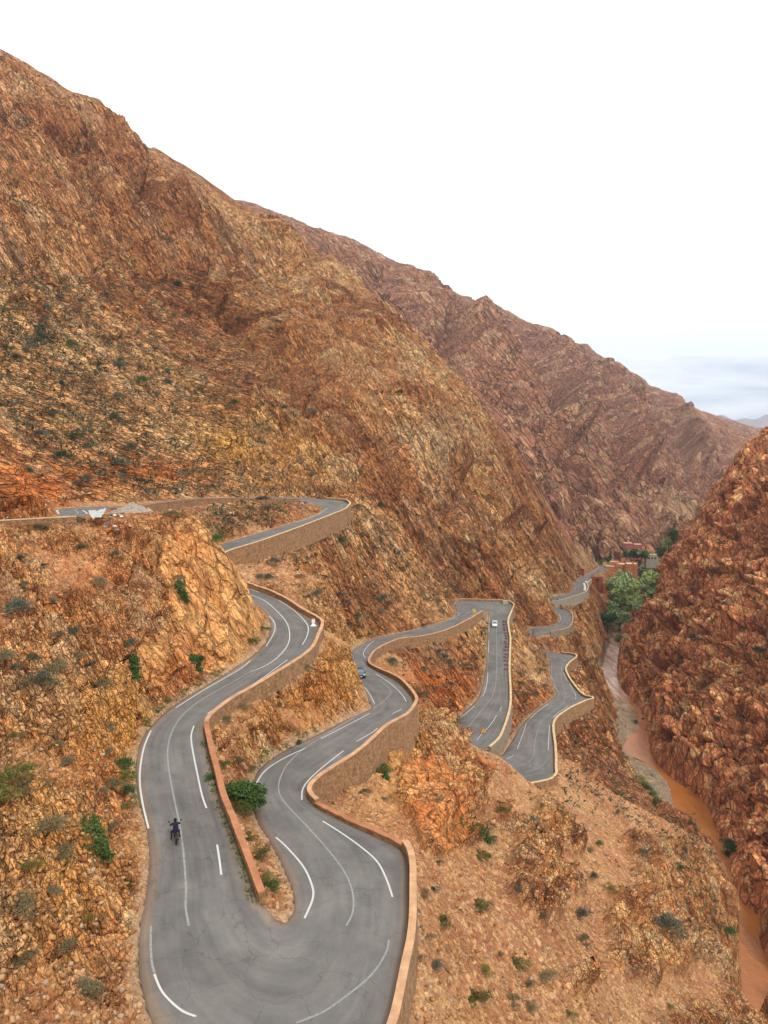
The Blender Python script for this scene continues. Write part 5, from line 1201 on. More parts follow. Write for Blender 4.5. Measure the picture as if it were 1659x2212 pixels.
# ------------------------------------------------------------------ buildings
ADOBE = simple_mat('orange_adobe', alb(196,126,84), .9, vary=.1, scale=.4); ADOBE_D = simple_mat('brown_adobe', alb(156,92,62), .9, vary=.14, scale=.5)
PINK = simple_mat('pink_render', alb(172,98,84), .9, vary=.1, scale=.4); CREAM = simple_mat('cream_roof', alb(236,206,172), .85, vary=.08, scale=.6)
GREYW = simple_mat('grey_render', alb(170,164,152), .9, vary=.1, scale=.4); DARKW = simple_mat('window_dark', (.02,.02,.025), .3, vary=.05); YEL = simple_mat('yellow_paint', alb(206,190,60), .8, vary=.1)
def block(root, x0,x1,y0,y1,z0,z1, mat, roof, wins=(), crenel=False):
    """a storey block with parapet, roof deck and window openings (frame part with pane sub-part) on the camera side"""
    bm = bmesh.new(); t = .35; ph = .7
    box(bm,x0,x1,y0,y1,z0,z1-.05)
    for a_ in ((x0,x1,y0,y0+t),(x0,x1,y1-t,y1),(x0,x0+t,y0+t,y1-t),(x1-t,x1,y0+t,y1-t)): box(bm,a_[0],a_[1],a_[2],a_[3],z1-.06,z1+ph)
    if crenel:
        for cx_ in (x0,x1-.9):
            for cy_ in (y0,y1-.9): box(bm,cx_-.003,cx_+.9,cy_-.003,cy_+.9,z1+ph-.01,z1+ph+.9)
    w = bm_obj('wall',bm,mat,root)
    bm = bmesh.new(); box(bm,x0+t+.01,x1-t-.01,y0+t+.01,y1-t-.01,z1-.04,z1+.12); bm_obj('roof',bm,roof,root)
    for (wx,wz,ww,wh) in wins:
        bm = bmesh.new(); f = .14; y_ = y0-.05
        for a_ in ((wx-f,wx,wz-f,wz+wh+f),(wx+ww,wx+ww+f,wz-f,wz+wh+f),(wx,wx+ww,wz-f,wz),(wx,wx+ww,wz+wh,wz+wh+f)): box(bm,a_[0],a_[1],y_,y0+.05,a_[2],a_[3])
        fr_ = bm_obj('window',bm,CREAM,root); bm = bmesh.new(); box(bm,wx+.002,wx+ww-.002,y0-.02,y0+.03,wz+.002,wz+wh-.002); bm_obj('pane',bm,DARKW,fr_)
def face_cam(p): return math.atan2(p[0],p[1])*-1
g = atz(1330,1236,16.5); hz = ground(g[0],g[1]); hotel = empty('hotel_building',(g[0]-4,g[1],hz),-.35)
block(hotel,-6,4,0,9,-6,5.4,ADOBE,CREAM,[(-4.8,2.2,1,1.3),(-2.2,2.2,1,1.3),(.6,2.2,1,1.3)])
block(hotel,-7.2,5,-1.6,-.01,-6,2.4,ADOBE,CREAM,[(-5,.2,1,1.2),(-1.5,.2,1,1.2)])
block(hotel,4.01,14,3,15,-6,7.6,ADOBE,CREAM,[(5.5,4.4,1,1.3),(8,4.4,1,1.3),(11,4.4,1.1,1.3),(6.5,1,1.2,1.4),(10,1,1.2,1.4)],True)
block(hotel,14.01,21,0,13,-7,8.8,ADOBE,CREAM,[(15.4,5.2,1,1.4),(18,5.2,1,1.4),(15.4,2,1,1.4),(18,2,1,1.4)],True)
block(hotel,21.01,25.5,5,17,-7,8.2,ADOBE,CREAM,[(22.2,4.6,1,1.4)],True)
block(hotel,-2,7,9.01,17,-5,8.6,ADOBE,CREAM,[(-1,6.2,1,1.2),(3.6,8.8-2.6,1,1.2)]); block(hotel,9,12,16,20,5,11.2,ADOBE,CREAM)
hotel.scale = (.8,.8,.85); tag(hotel,'orange adobe hotel with flat cream roofs and corner turrets beside the road','building')
g = aty(1370,1186,650); hz = ground(g[0],g[1]); red = empty('house',(g[0]-1,g[1],g[2]),-.3)
block(red,-10,-.5,4,14,-8,9,PINK,CREAM,[(-8.6,5.6,2.2,1.7),(-4,5.8,1.2,1.3)]); block(red,-8,0,0,3.99,-8,4.4,PINK,CREAM,[(-6.6,1.2,1.1,1.4),(-3.4,1.2,1.1,1.4)])
block(red,0.01,9,5,15,-8,7.8,PINK,CREAM,[(1.6,4.2,1.1,1.4),(5,4.2,1.1,1.4)],True); block(red,1,8,.5,4.99,-10,3.8,PINK,CREAM,[(2.4,.8,1.1,1.4),(5.4,.8,1.1,1.4)]); block(red,9.01,11.5,1,8,-12,4.4,ADOBE,CREAM)
red.location.z -= 2.5; red.scale = (.85,.85,.72); tag(red,'dark pink red house with cream roof terraces, farthest up the valley','building')
g = aty(1409,1214,650); gb = empty('house',(g[0],g[1],g[2]+1.5),-.25)
block(gb,-5,5,0,9,-7,3.8,GREYW,GREYW,[(-3.6,1.0,1.7,1.7),(-1.0,1.0,1.7,1.7),(1.6,1.0,1.7,1.7)]); block(gb,-14,-5.01,2,10,-7,4.6,GREYW,GREYW)
bm = bmesh.new()
for k in range(5): tube(bm,[(-4+2*k,4.5,3.7),(-4+2*k,4.5,5.6)],.08,6)
for k in range(4): box(bm,-4+2*k,-2.2+2*k,4.2,5.2,4.2+.3*(k%2),5.0)
bm_obj('roof_clutter',bm,CREAM,gb); tag(gb,'grey house with three dark windows half hidden by trees','building')
g = atz(1288,1256,25.5); ru = empty('ruin',(g[0],g[1],max(ground(g[0],g[1]),24.5)),-.5)
bm = bmesh.new()
for a_ in ((-4,-1,0,3,-7,4.2),(-4.0,-3.4,3,3.6,-6,4.9),(-.99,1.6,.6,1.1,-6,1.2),(-.99,1.6,.5,1.0,2.6,3.9),(-1,-.4,.4,1,-6,4.0),(1.61,4,-.4,2.6,-7,4.6),(4.01,4.6,-.2,.5,-7,3.6),(5.2,6.8,-2.4,-.8,-7,.4)): box(bm,*a_)
bm_obj('wall',bm,ADOBE_D,ru); bm = bmesh.new(); box(bm,-.9,1.5,.62,.72,1.25,2.55); bm_obj('window',bm,DARKW,ru); tag(ru,'roofless brown mud brick ruin with a gate tower by the far bend','ruin')
g = march(1257,1243) or atz(1257,1243,30); ht = empty('hut',(g[0],g[1],g[2]),-.4)
bm = bmesh.new()
for a_ in ((-1.6,-1.2,0,2.4,-2,4.2),(1.2,1.6,0,2.4,-2,4.2),(-1.2,1.2,2.0,2.4,-2,4.2),(-1.75,1.75,-.15,2.5,4.21,4.5)): box(bm,*a_)
bm_obj('wall',bm,ADOBE,ht); bm = bmesh.new(); box(bm,-1.1,1.1,.5,.6,-1,3.2); bm_obj('door',bm,ADOBE_D,ht); tag(ht,'tiny open fronted adobe shelter on the uphill side of the far road','hut')
for px_,py_,h_,lb in ((1249,1241,8,'thin brown stone pillar, left of two by the shelter on the far road'),(1252.5,1242,6,'shorter brown stone pillar between the taller one and the shelter')):
    g = march(px_,py_) or atz(px_,py_,30); bm = bmesh.new(); box(bm,-.7,.7,-.6,.6,-2,h_*.8,.08); box(bm,-.85,.85,-.75,.75,h_*.8+.002,h_*.8+.4,.05); o = bm_obj('stone_pillar',bm,ADOBE_D); o.location = g; tag(o,lb,'pillar')
g = atz(1304,1216,21); g = (g[0],g[1],ground(g[0],g[1])); bm = bmesh.new(); box(bm,-2.6,2.6,-.2,.2,-2,2.2); box(bm,-2.7,2.7,-.3,.3,2.201,2.45); o = bm_obj('yellow_wall',bm,YEL); o.location = g; tag(o,'short yellow painted wall behind the round tree near the hotel','wall')
pts = [(x_,y_,ground(x_,y_)+.4) for x_,y_ in [atz(a_,b_,20)[:2] for a_,b_ in ((1301,1250),(1312,1252),(1324,1252),(1333,1248))]]
poly_wall('garden_wall','plain brown garden wall from the ruin towards the hotel',pts,1.6,.5,5,ADOBE_D,None)
g = aty(1319,1146,650); g = (g[0],g[1],ground(g[0],g[1])); o = empty('hut',g,0); bm = bmesh.new(); box(bm,-3,3,0,3,-3,1.6); bm_obj('wall',bm,ADOBE_D,o); bm = bmesh.new(); box(bm,-3.4,3.4,-.6,3.2,1.602,1.85); bm_obj('roof',bm,CREAM,o)
tag(o,'small hut with a pale flat roof alone on the distant mountainside','hut')
g = atz(1291,1238,25); g = (g[0],g[1],ground(g[0],g[1])); bm = bmesh.new(); tube(bm,[(0,0,-1),(0,0,7.2)],[.14,.09],8); box(bm,-.6,.6,-.05,.05,6.6,6.75); o = bm_obj('utility_pole',bm,BARK); o.location = g; tag(o,'dark wooden pole beside the ruin gate on the far road','pole')
# ------------------------------------------------------------------ things on the roads
WHITEP = simple_mat('white_car_paint', (.78,.79,.78), .3, spec=.5, vary=.04); DARKP = simple_mat('slate_car_paint', (.055,.075,.095), .28, spec=.6, vary=.06)
GLASS = simple_mat('car_glass', (.03,.04,.05), .08, spec=.8, vary=.02); GLASSL = simple_mat('windscreen_glass', (.10,.15,.17), .1, spec=.8, vary=.02); TYRE = simple_mat('tyre_rubber', (.015,.015,.015), .9, vary=.1); CHROME = simple_mat('chrome', (.6,.6,.62), .25, metal=1, vary=.05)
BLACK = simple_mat('black_plastic', (.018,.018,.02), .6, vary=.1); LAMPM = simple_mat('headlamp_glass', (.75,.77,.8), .1, spec=.8, vary=.02); REDL = simple_mat('tail_lamp', (.4,.02,.015), .2, vary=.03); PLATE = simple_mat('number_plate', (.75,.75,.72), .5, vary=.03)
def car_body(bm, prof, w, tuck):
    """prof: list of (y, z_low, z_high, halfwidth factor) cross sections along the car"""
    rings = []
    for y_,zl,zh,k in prof:
        hw = w*.5*k; r_ = .08
        pts = [(-hw+.06,y_,zl),(-hw,y_,zl+.12),(-hw,y_,zh-.16),(-hw+.10,y_,zh-.03),(-hw*.5,y_,zh),(hw*.5,y_,zh),(hw-.10,y_,zh-.03),(hw,y_,zh-.16),(hw,y_,zl+.12),(hw-.06,y_,zl)]
        rings.append([bm.verts.new(p) for p in pts])
    n = 10
    for a_,b_ in zip(rings,rings[1:]):
        for k in range(n): bm.faces.new((a_[k],a_[(k+1)%n],b_[(k+1)%n],b_[k]))
    bm.faces.new(rings[0]); bm.faces.new(rings[-1][::-1]); bmesh.ops.recalc_face_normals(bm,faces=bm.faces)
def cabin(bm, y0,y1,y2,y3, zb_,zt, wb,wt):
    """y0 windscreen foot, y1 roof front, y2 roof rear, y3 rear foot"""
    A = [bm.verts.new(p) for p in ((-wb/2,y0,zb_),(wb/2,y0,zb_),(wb/2,y3,zb_),(-wb/2,y3,zb_))]; B = [bm.verts.new(p) for p in ((-wt/2,y1,zt),(wt/2,y1,zt),(wt/2,y2,zt),(-wt/2,y2,zt))]
    for k in range(4): bm.faces.new((A[k],A[(k+1)%4],B[(k+1)%4],B[k]))
    bm.faces.new(B); bm.faces.new(A[::-1]); bmesh.ops.recalc_face_normals(bm,faces=bm.faces)
def wheel(root, x_, y_, r_=.31, w_=.19):
    bm = bmesh.new(); bmesh.ops.create_cone(bm,cap_ends=True,segments=20,radius1=r_,radius2=r_,depth=w_,matrix=Matrix.Rotation(pi/2,4,'Y')); bmesh.ops.bevel(bm,geom=[e for e in bm.edges if abs(abs(e.verts[0].co.x)-w_/2)<1e-4 and abs(abs(e.verts[1].co.x)-w_/2)<1e-4],offset=.03,segments=2,affect='EDGES')
    o = bm_obj('wheel',bm,TYRE,root); o.location = (x_,y_,r_); bm = bmesh.new(); bmesh.ops.create_cone(bm,cap_ends=True,segments=16,radius1=r_*.6,radius2=r_*.55,depth=w_+.02,matrix=Matrix.Rotation(pi/2,4,'Y')); bm_obj('rim',bm,CHROME,o)
def quad_part(name, root, pts, mat, th=.012):
    bm = bmesh.new(); P_ = [Vector(p) for p in pts]; n_ = (P_[1]-P_[0]).cross(P_[2]-P_[0]).normalized()*th
    a_ = [bm.verts.new(p+n_) for p in P_]; b_ = [bm.verts.new(p-n_) for p in P_]; k = len(P_)
    bm.faces.new(a_); bm.faces.new(b_[::-1])
    for i in range(k): bm.faces.new((a_[i],b_[i],b_[(i+1)%k],a_[(i+1)%k]))
    bmesh.ops.recalc_face_normals(bm,faces=bm.faces); return bm_obj(name,bm,mat,root)
def make_car(name, loc, rz, pitch, paint, L_c, W_c, zt, kind, label):
    """front of the car towards -y"""
    root = empty(name, loc, rz); root.rotation_euler = (pitch,0,rz); h = L_c/2; zb_ = .86
    bm = bmesh.new()
    if kind=='estate': prof = [(-h,.30,.62,.86),(-h+.12,.22,.74,.96),(-h+1.1,.20,.84,1),(-.3,.20,.88,1),(h-1.0,.20,.90,1),(h-.12,.24,.88,.97),(h,.32,.78,.9)]
    else: prof = [(-h,.28,.60,.78),(-h+.15,.20,.74,.93),(-h+.9,.18,.90,1),(-.3,.18,.92,1),(h-.8,.18,.96,1),(h-.15,.24,.92,.96),(h,.34,.8,.88)]
    car_body(bm, prof, W_c, .1); bm_obj('body',bm,paint,root)
    y0,y1,y2,y3 = (-h+1.15,-h+1.75,h-1.55,h-1.0) if kind=='estate' else (-h+.85,-h+1.65,h-.75,h-.12)
    zc_ = .84 if kind=='estate' else .88; wb,wt = W_c-.10, W_c-.42
    bm = bmesh.new(); cabin(bm,y0,y1,y2,y3,zc_,zt,wb,wt); cb_ = bm_obj('cabin',bm,GLASS,root)
    bm = bmesh.new(); box(bm,-wt/2-.02,wt/2+.02,y1-.03,y2+.03,zt-.01,zt+.05,.02); bm_obj('roof',bm,paint,root)
    for s in (-1,1):
        bm = bmesh.new(); tube(bm,[(s*(wb/2+.0),y0,zc_),(s*(wt/2+.01),y1,zt+.01)],.045,6); tube(bm,[(s*(wb/2),y3,zc_),(s*(wt/2+.01),y2,zt+.01)],.055,6); ym = (y1+y2)/2; tube(bm,[(s*(wb/2+.005),ym,zc_),(s*(wt/2+.012),ym,zt+.01)],.035,6); bm_obj('pillar',bm,paint,root)
    def lerp(t,x_): w_ = (wb*(1-t)+wt*t)/2-.07; return (x_*w_, y0*(1-t)+y1*t-.015, zc_*(1-t)+zt*t)
    quad_part('windscreen',root,[lerp(.08,-1),lerp(.08,1),lerp(.93,1),lerp(.93,-1)],GLASSL)
    def lerpr(t,x_): w_ = (wb*(1-t)+wt*t)/2-.07; return (x_*w_, y3*(1-t)+y2*t+.015, zc_*(1-t)+zt*t)
    quad_part('rear_window',root,[lerpr(.08,-1),lerpr(.08,1),lerpr(.93,1),lerpr(.93,-1)],GLASS)
    for s in (-1,1):
        wheel(root,s*(W_c/2-.12),-h+.75); wheel(root,s*(W_c/2-.12),h-.72)
        bm = bmesh.new(); box(bm,s*W_c*.33-.19,s*W_c*.33+.19,-h-.035,-h+.22,.60,.74,.03); bm_obj('headlight',bm,LAMPM,root)
        bm = bmesh.new(); box(bm,s*W_c*.38-.11,s*W_c*.38+.11,h-.12,h+.03,.62,.80,.02); bm_obj('tail_light',bm,REDL,root)
        bm = bmesh.new(); box(bm,s*(W_c/2+.10)-.1,s*(W_c/2+.10)+.1,y0+.18,y0+.30,.90,1.04,.03); bm_obj('mirror',bm,BLACK if kind!='estate' else paint,root)
    bm = bmesh.new(); box(bm,-W_c*.47,W_c*.47,-h-.09,-h+.14,.25,.46,.04); bm_obj('front_bumper',bm,BLACK if kind!='estate' else GREYW,root)
    bm = bmesh.new(); box(bm,-W_c*.46,W_c*.46,h-.12,h+.08,.28,.5,.04); bm_obj('rear_bumper',bm,BLACK,root)
    bm = bmesh.new(); box(bm,-.55,.55,-h-.03,-h+.1,.50,.59); bm_obj('grille',bm,BLACK,root)
    bm = bmesh.new(); box(bm,-.24,.24,-h-.105,-h-.088,.33,.42); bm_obj('number_plate',bm,PLATE,root)
    if kind!='estate':
        bm = bmesh.new(); v=[bm.verts.new(p) for p in ((0,-h-.05,.70),(.07,-h-.05,.60),(0,-h-.05,.50),(-.07,-h-.05,.60),(0,-h-.02,.70),(.07,-h-.02,.60),(0,-h-.02,.50),(-.07,-h-.02,.60))]
        for f_ in ((0,1,2,3),(7,6,5,4),(0,4,5,1),(1,5,6,2),(2,6,7,3),(3,7,4,0)): bm.faces.new([v[i] for i in f_])
        bm_obj('badge',bm,CHROME,root)
    else:
        bm = bmesh.new()
        for s in (-1,1): tube(bm,[(s*wt*.42,y1+.1,zt+.14),(s*wt*.42,y2-.05,zt+.14)],.02,6)
        for k in range(4):
            yy = y1+.15+k*(y2-y1-.3)/3; tube(bm,[(-wt*.42,yy,zt+.14),(wt*.42,yy,zt+.14)],.02,6)
            for s in (-1,1): tube(bm,[(s*wt*.42,yy,zt+.04),(s*wt*.42,yy,zt+.14)],.018,5)
        bm_obj('roof_rack',bm,BLACK,root)
    tag(root,label,'car'); return root
def heading(pa, pb):
    a_ = on_road(*pa); b_ = on_road(*pb); d = b_-a_; return math.atan2(d.x,-d.y), math.atan2(d.z, math.hypot(d.x,d.y))
# white estate coming down the middle straight, front to the camera
p_ = on_road(1068.5,1350); hd,pt = heading((1068.5,1335),(1068,1380))
make_car('white_car',p_,hd,0,WHITEP,4.4,1.72,1.40,'estate','white estate car with roof rack driving on the straight below the middle hairpin').rotation_euler = (-pt,0,hd)
p_ = on_road(777,1462); hd,pt = heading((766,1448),(790,1482))
make_car('dark_car',p_,hd,0,DARKP,3.95,1.74,1.46,'hatch','dark slate hatchback coming round the bend, half hidden by the rock').rotation_euler = (-pt,0,hd)
for k_,(px_,py_,h_,kd) in enumerate(((1353,1209,8.5,'dark'),(1361,1211,9.5,'willow'),(1369,1209,8.5,'dark'),(1377,1211,9.5,'dark'),(1386,1210,9,'willow'),(1394,1213,9,'dark'))):
    q_ = aty(px_,py_,628-3*k_); t_ = plant_tree('tree', rng.choice(TM[kd]), q_, h_/10., 'x', 'tree', 'garden trees by the red house'); note(t_,px_,py_-12,'dark green tree' if kd=='dark' else 'grey green willow','trees')
# ---- motorcycle and rider (front towards +y)
def skin_body(name, pts, edges_, radii, mat, parent, root=0, sub=2):
    me = bpy.data.meshes.new(name); me.from_pydata(pts,edges_,[]); o = bpy.data.objects.new(name,me); link(o)
    sk = o.modifiers.new('skin','SKIN'); sk.use_smooth_shade = True; sv = me.skin_vertices[0].data
    for i,r_ in enumerate(radii): sv[i].radius = (r_,r_) if not isinstance(r_,tuple) else r_; sv[i].use_root = (i==root)
    ss = o.modifiers.new('sub','SUBSURF'); ss.levels = sub; ss.render_levels = sub
    dg = bpy.context.evaluated_depsgraph_get(); me2 = bpy.data.meshes.new_from_object(o.evaluated_get(dg)); bpy.data.objects.remove(o)
    me2.materials.clear(); me2.materials.append(mat); me2.name = name
    for p in me2.polygons: p.use_smooth = True
    o = link(bpy.data.objects.new(name,me2)); o.parent = parent; return o
NAVY = simple_mat('navy_cloth', (.012,.014,.035), .9, vary=.2, scale=5); BLK = simple_mat('black_cloth', (.010,.010,.012), .9, vary=.2, scale=5); SKIN = simple_mat('skin', alb(170,116,88), .6, vary=.06); GREYC = simple_mat('grey_cloth', alb(84,84,90), .9, vary=.15, scale=5)
p_ = on_road(381,1824); q_ = on_road(374,1775); d_ = q_-p_; mrz = -math.atan2(d_.x,d_.y); mpt = math.atan2(d_.z, math.hypot(d_.x,d_.y))
moto = empty('motorcycle',p_,mrz); moto.rotation_euler = (mpt,0,mrz); moto.scale=(1.04,1.04,1.04)
def ring_wheel(nm, y_, r_):
    bm = bmesh.new(); N_=28; M_=8
    vs = [[bm.verts.new((.055*cos(2*pi*j/M_), y_+(r_-.055+.055*sin(2*pi*j/M_))*cos(2*pi*i/N_), r_+(r_-.055+.055*sin(2*pi*j/M_))*sin(2*pi*i/N_))) for j in range(M_)] for i in range(N_)]
    for i in range(N_):
        for j in range(M_): bm.faces.new((vs[i][j],vs[(i+1)%N_][j],vs[(i+1)%N_][(j+1)%M_],vs[i][(j+1)%M_]))
    o = bm_obj('wheel',bm,TYRE,moto,True); bm = bmesh.new()
    for k in range(8): tube(bm,[(0,y_,r_),(0,y_+(r_-.08)*cos(k*pi/4),r_+(r_-.08)*sin(k*pi/4))],.008,4)
    tube(bm,[(-.07,y_,r_),(.07,y_,r_)],.04,10); bm_obj('rim',bm,CHROME,o)
ring_wheel('r',.0,.31); ring_wheel('f',1.32,.31)
bm = bmesh.new(); tube(bm,[(0,.05,.34),(0,.45,.45),(0,.95,.72),(0,1.05,.92)],.035,8); tube(bm,[(0,.1,.72),(0,.5,.62),(0,.95,.78)],.03,8); box(bm,-.13,.13,.45,.80,.28,.56,.04); bm_obj('frame',bm,BLACK,moto)
bm = bmesh.new(); box(bm,-.13,.13,.68,1.0,.72,.90,.06); bm_obj('fuel_tank',bm,simple_mat('brown_paint',(.12,.035,.015),.4,vary=.1),moto)
bm = bmesh.new(); box(bm,-.12,.12,-.05,.68,.70,.80,.04); bm_obj('seat',bm,BLACK,moto)
bm = bmesh.new()
for s in (-1,1): tube(bm,[(s*.06,1.32,.31),(s*.07,1.05,.95)],.025,7)
bm_obj('fork',bm,CHROME,moto)
bm = bmesh.new(); tube(bm,[(-.38,.92,1.04),(-.16,1.02,1.02),(.16,1.02,1.02),(.38,.92,1.04)],.017,7); bm_obj('handlebar',bm,BLACK,moto)
for s in (-1,1):
    bm = bmesh.new(); tube(bm,[(s*.25,.99,1.03),(s*.42,1.0,1.26)],.008,5); bm2 = bmesh.ops.create_uvsphere(bm,u_segments=10,v_segments=6,radius=.07,matrix=Matrix.Translation((s*.43,1.0,1.30))@Matrix.Diagonal((1.1,.35,.75,1))); bm_obj('mirror',bm,BLACK,moto)
bm = bmesh.new(); tube(bm,[(.17,.55,.34),(.19,.1,.33),(.20,-.28,.42)],[.03,.045,.05],9); bm_obj('exhaust',bm,CHROME,moto)
bm = bmesh.new(); box(bm,-.07,.07,-.16,-.05,.60,.68,.015); bm_obj('tail_light',bm,REDL,moto); bm = bmesh.new(); box(bm,-.09,.09,-.23,-.21,.42,.55); bm_obj('number_plate',bm,PLATE,moto)
bm = bmesh.new(); box(bm,-.09,.09,-.26,.1,.56,.60,.02); box(bm,-.09,.09,-.28,-.25,.40,.58,.01); bm_obj('mudguard',bm,BLACK,moto)
bm = bmesh.new(); bmesh.ops.create_uvsphere(bm,u_segments=12,v_segments=8,radius=.10,matrix=Matrix.Translation((0,1.16,.92))); bm_obj('headlight',bm,LAMPM,moto)
tag(moto,'small dark motorcycle ridden up the left near lane by the centre line','motorcycle')
def hand(parent, cx_, cy_, cz_, s, fwd=(0,1,0), mat=None):
    bm = bmesh.new(); box(bm,cx_-.04,cx_+.04,cy_-.045,cy_+.03,cz_-.015,cz_+.025,.012)
    for k,(o_,l_) in enumerate(((-.032,.058),(-.011,.066),(.011,.062),(.032,.05))): tube(bm,[(cx_+o_,cy_+.025,cz_+.012),(cx_+o_,cy_+.045+.3*l_,cz_+.01),(cx_+o_,cy_+.045+.2*l_,cz_-.03),(cx_+o_,cy_+.02,cz_-.04)],.0095,6)
    tube(bm,[(cx_-s*.038,cy_-.03,cz_),(cx_-s*.058,cy_,cz_-.012),(cx_-s*.04,cy_+.022,cz_-.03)],.010,6); bm_obj('hand',bm,mat or SKIN,parent,True)
rd_ = empty('person',p_,mrz); rd_.rotation_euler = (mpt,0,mrz); rd_.scale=(1.04,1.04,1.04)
# joints: pelvis, waist, chest, neck, shoulders, elbows, wrists, hips, knees, ankles, toes
J = [(0,.38,.86),(0,.42,1.06),(0,.50,1.30),(0,.56,1.46),(-.19,.52,1.40),(-.36,.70,1.20),(-.35,.90,1.08),(.19,.52,1.40),(.36,.70,1.20),(.35,.90,1.08),
     (-.13,.42,.84),(-.27,.74,.66),(-.30,.50,.30),(-.33,.66,.22),(.13,.42,.84),(.27,.74,.66),(.26,.50,.34),(.28,.66,.28)]
E_ = [(0,1),(1,2),(2,3),(2,4),(4,5),(5,6),(2,7),(7,8),(8,9),(0,10),(10,11),(11,12),(12,13),(0,14),(14,15),(15,16),(16,17)]
RR_ = [.17,.17,.19,.06,.09,.062,.045,.09,.062,.045,.12,.085,.055,.045,.12,.085,.055,.045]
skin_body('body',J,E_,RR_,NAVY,rd_)
bm = bmesh.new(); bmesh.ops.create_uvsphere(bm,u_segments=16,v_segments=12,radius=.105,matrix=Matrix.Translation((0,.60,1.60))@Matrix.Diagonal((.92,1.08,1.2,1))); tube(bm,[(0,.69,1.60),(0,.735,1.575)],[.018,.014],6)
for s in (-1,1): box(bm,s*.10-.012,s*.10+.012,.58,.62,1.575,1.635,.006)
bm_obj('head',bm,SKIN,rd_,True)
bm = bmesh.new(); bmesh.ops.create_uvsphere(bm,u_segments=16,v_segments=12,radius=.128,matrix=Matrix.Translation((0,.575,1.635))@Matrix.Diagonal((.95,1.05,1.08,1))); bmesh.ops.delete(bm,geom=[v for v in bm.verts if v.co.y>.655 and v.co.z<1.66],context='VERTS'); bm_obj('helmet',bm,BLK,rd_,True)
for s in (-1,1): hand(rd_,s*.35,.93,1.055,s)
for s,zf in ((-1,.20),(1,.26)):
    bm = bmesh.new(); box(bm,s*.31-.05,s*.31+.05,.48,.76,zf-.06,zf+.05,.03); bm_obj('shoe',bm,BLK,rd_)
tag(rd_,'rider in navy jacket and black helmet on the motorcycle, seen from behind','person')
# ---- two people resting on the bank above the highest road
def bystander(loc, rz, seated, mat, mat2, label):
    r0 = empty('person',loc,rz)
    if seated: J = [(0,0,.28),(0,.02,.46),(0,.05,.68),(0,.06,.84),(-.18,.05,.78),(-.22,.24,.58),(-.12,.42,.56),(.18,.05,.78),(.22,.24,.58),(.12,.42,.56),(-.1,.02,.26),(-.16,.42,.52),(-.16,.46,.08),(-.16,.62,.05),(.1,.02,.26),(.16,.42,.52),(.16,.46,.08),(.16,.62,.05)]; hz_=.98
    else: J = [(0,0,.95),(0,0,1.12),(0,.01,1.36),(0,.02,1.50),(-.19,0,1.42),(-.25,.02,1.14),(-.24,.12,.92),(.19,0,1.42),(.26,.03,1.15),(.14,.18,1.02),(-.1,0,.92),(-.12,.02,.50),(-.13,0,.08),(-.13,.14,.05),(.1,0,.92),(.12,.03,.50),(.14,.0,.08),(.14,.14,.05)]; hz_=1.64
    skin_body('body',J,E_,[.15,.15,.17,.055,.08,.055,.04,.08,.055,.04,.11,.075,.05,.045,.11,.075,.05,.045],mat,r0)
    bm = bmesh.new(); bmesh.ops.create_uvsphere(bm,u_segments=14,v_segments=10,radius=.105,matrix=Matrix.Translation((0,.03+.05*seated,hz_))@Matrix.Diagonal((.9,1.05,1.2,1))); tube(bm,[(0,.13+.05*seated,hz_),(0,.165+.05*seated,hz_-.02)],[.016,.012],6)
    for s in (-1,1): box(bm,s*.095-.01,s*.095+.01,.01,.05,hz_-.03,hz_+.03,.004)
    bm_obj('head',bm,SKIN,r0,True); bm = bmesh.new(); bmesh.ops.create_uvsphere(bm,u_segments=14,v_segments=10,radius=.118,matrix=Matrix.Translation((0,.01+.05*seated,hz_+.03))@Matrix.Diagonal((.95,1.05,1.05,1))); bmesh.ops.delete(bm,geom=[v for v in bm.verts if v.co.z<hz_-.04 or (v.co.y>.08+.05*seated and v.co.z<hz_+.04)],context='VERTS'); bm_obj('hair',bm,BLK,r0,True)
    for jx in (6,9): hand(r0,J[jx][0],J[jx][1]+.04,J[jx][2]-.02,-1 if jx==6 else 1)
    tag(r0,label,'person')
L0 = ROADS[0][0]
def bank_pt(px):
    i = min(range(len(L0)), key=lambda k: abs(project(L0[k,0],L0[k,1],L0[k,2])[0]-px)); q = L0[i]; return (q[0]-.1,q[1]-1.0,q[2]+.02)
bystander(bank_pt(434),pi,False,GREYC,BLK,'person in dark grey standing left of the other on the highest road')
bystander(bank_pt(441),pi+.3,False,BLK,BLK,'person all in black standing right of the other on the highest road')
# ---- signs, box, tarp
YS = simple_mat('sign_yellow', alb(232,190,50), .6, vary=.06); REDP = simple_mat('sign_red', alb(176,60,30), .6, vary=.06)
def warn_sign(px,py,label,border,s=1.0):
    p = on_road(px,py); o = empty('warning_sign',p,rng.uniform(-.2,.2)); o.scale=(s,s,s); h=1.25; lean=.25
    def tri(k,y_): return [(-.72*k,y_,.10+(1-k)*.35),(.72*k,y_,.10+(1-k)*.35),(0,y_+lean*k,.10+(1-k)*.35+h*k)]
    quad_part('border',o,tri(1,0),border,.012); quad_part('face',o,tri(.80,-.03),YS,.008)
    bm = bmesh.new(); tube(bm,[(0,-.02,.36),(.06,-.02+.02,.50),(-.08,.02,.62),(.02,.05,.78)],.045,6); tube(bm,[(-.16,-.03,.34),(.18,-.03,.34)],.035,6); bm_obj('symbol',bm,BLACK,o)
    bm = bmesh.new(); tube(bm,[(0,lean,1.25),(0,.7,.0)],.02,6)
    for s_ in (-1,1): tube(bm,[(s_*.6,0,.12),(s_*.6,.0,0)],.02,6)
    bm_obj('leg',bm,BLACK,o); tag(o,label,'road sign','portable warning triangles'); return o
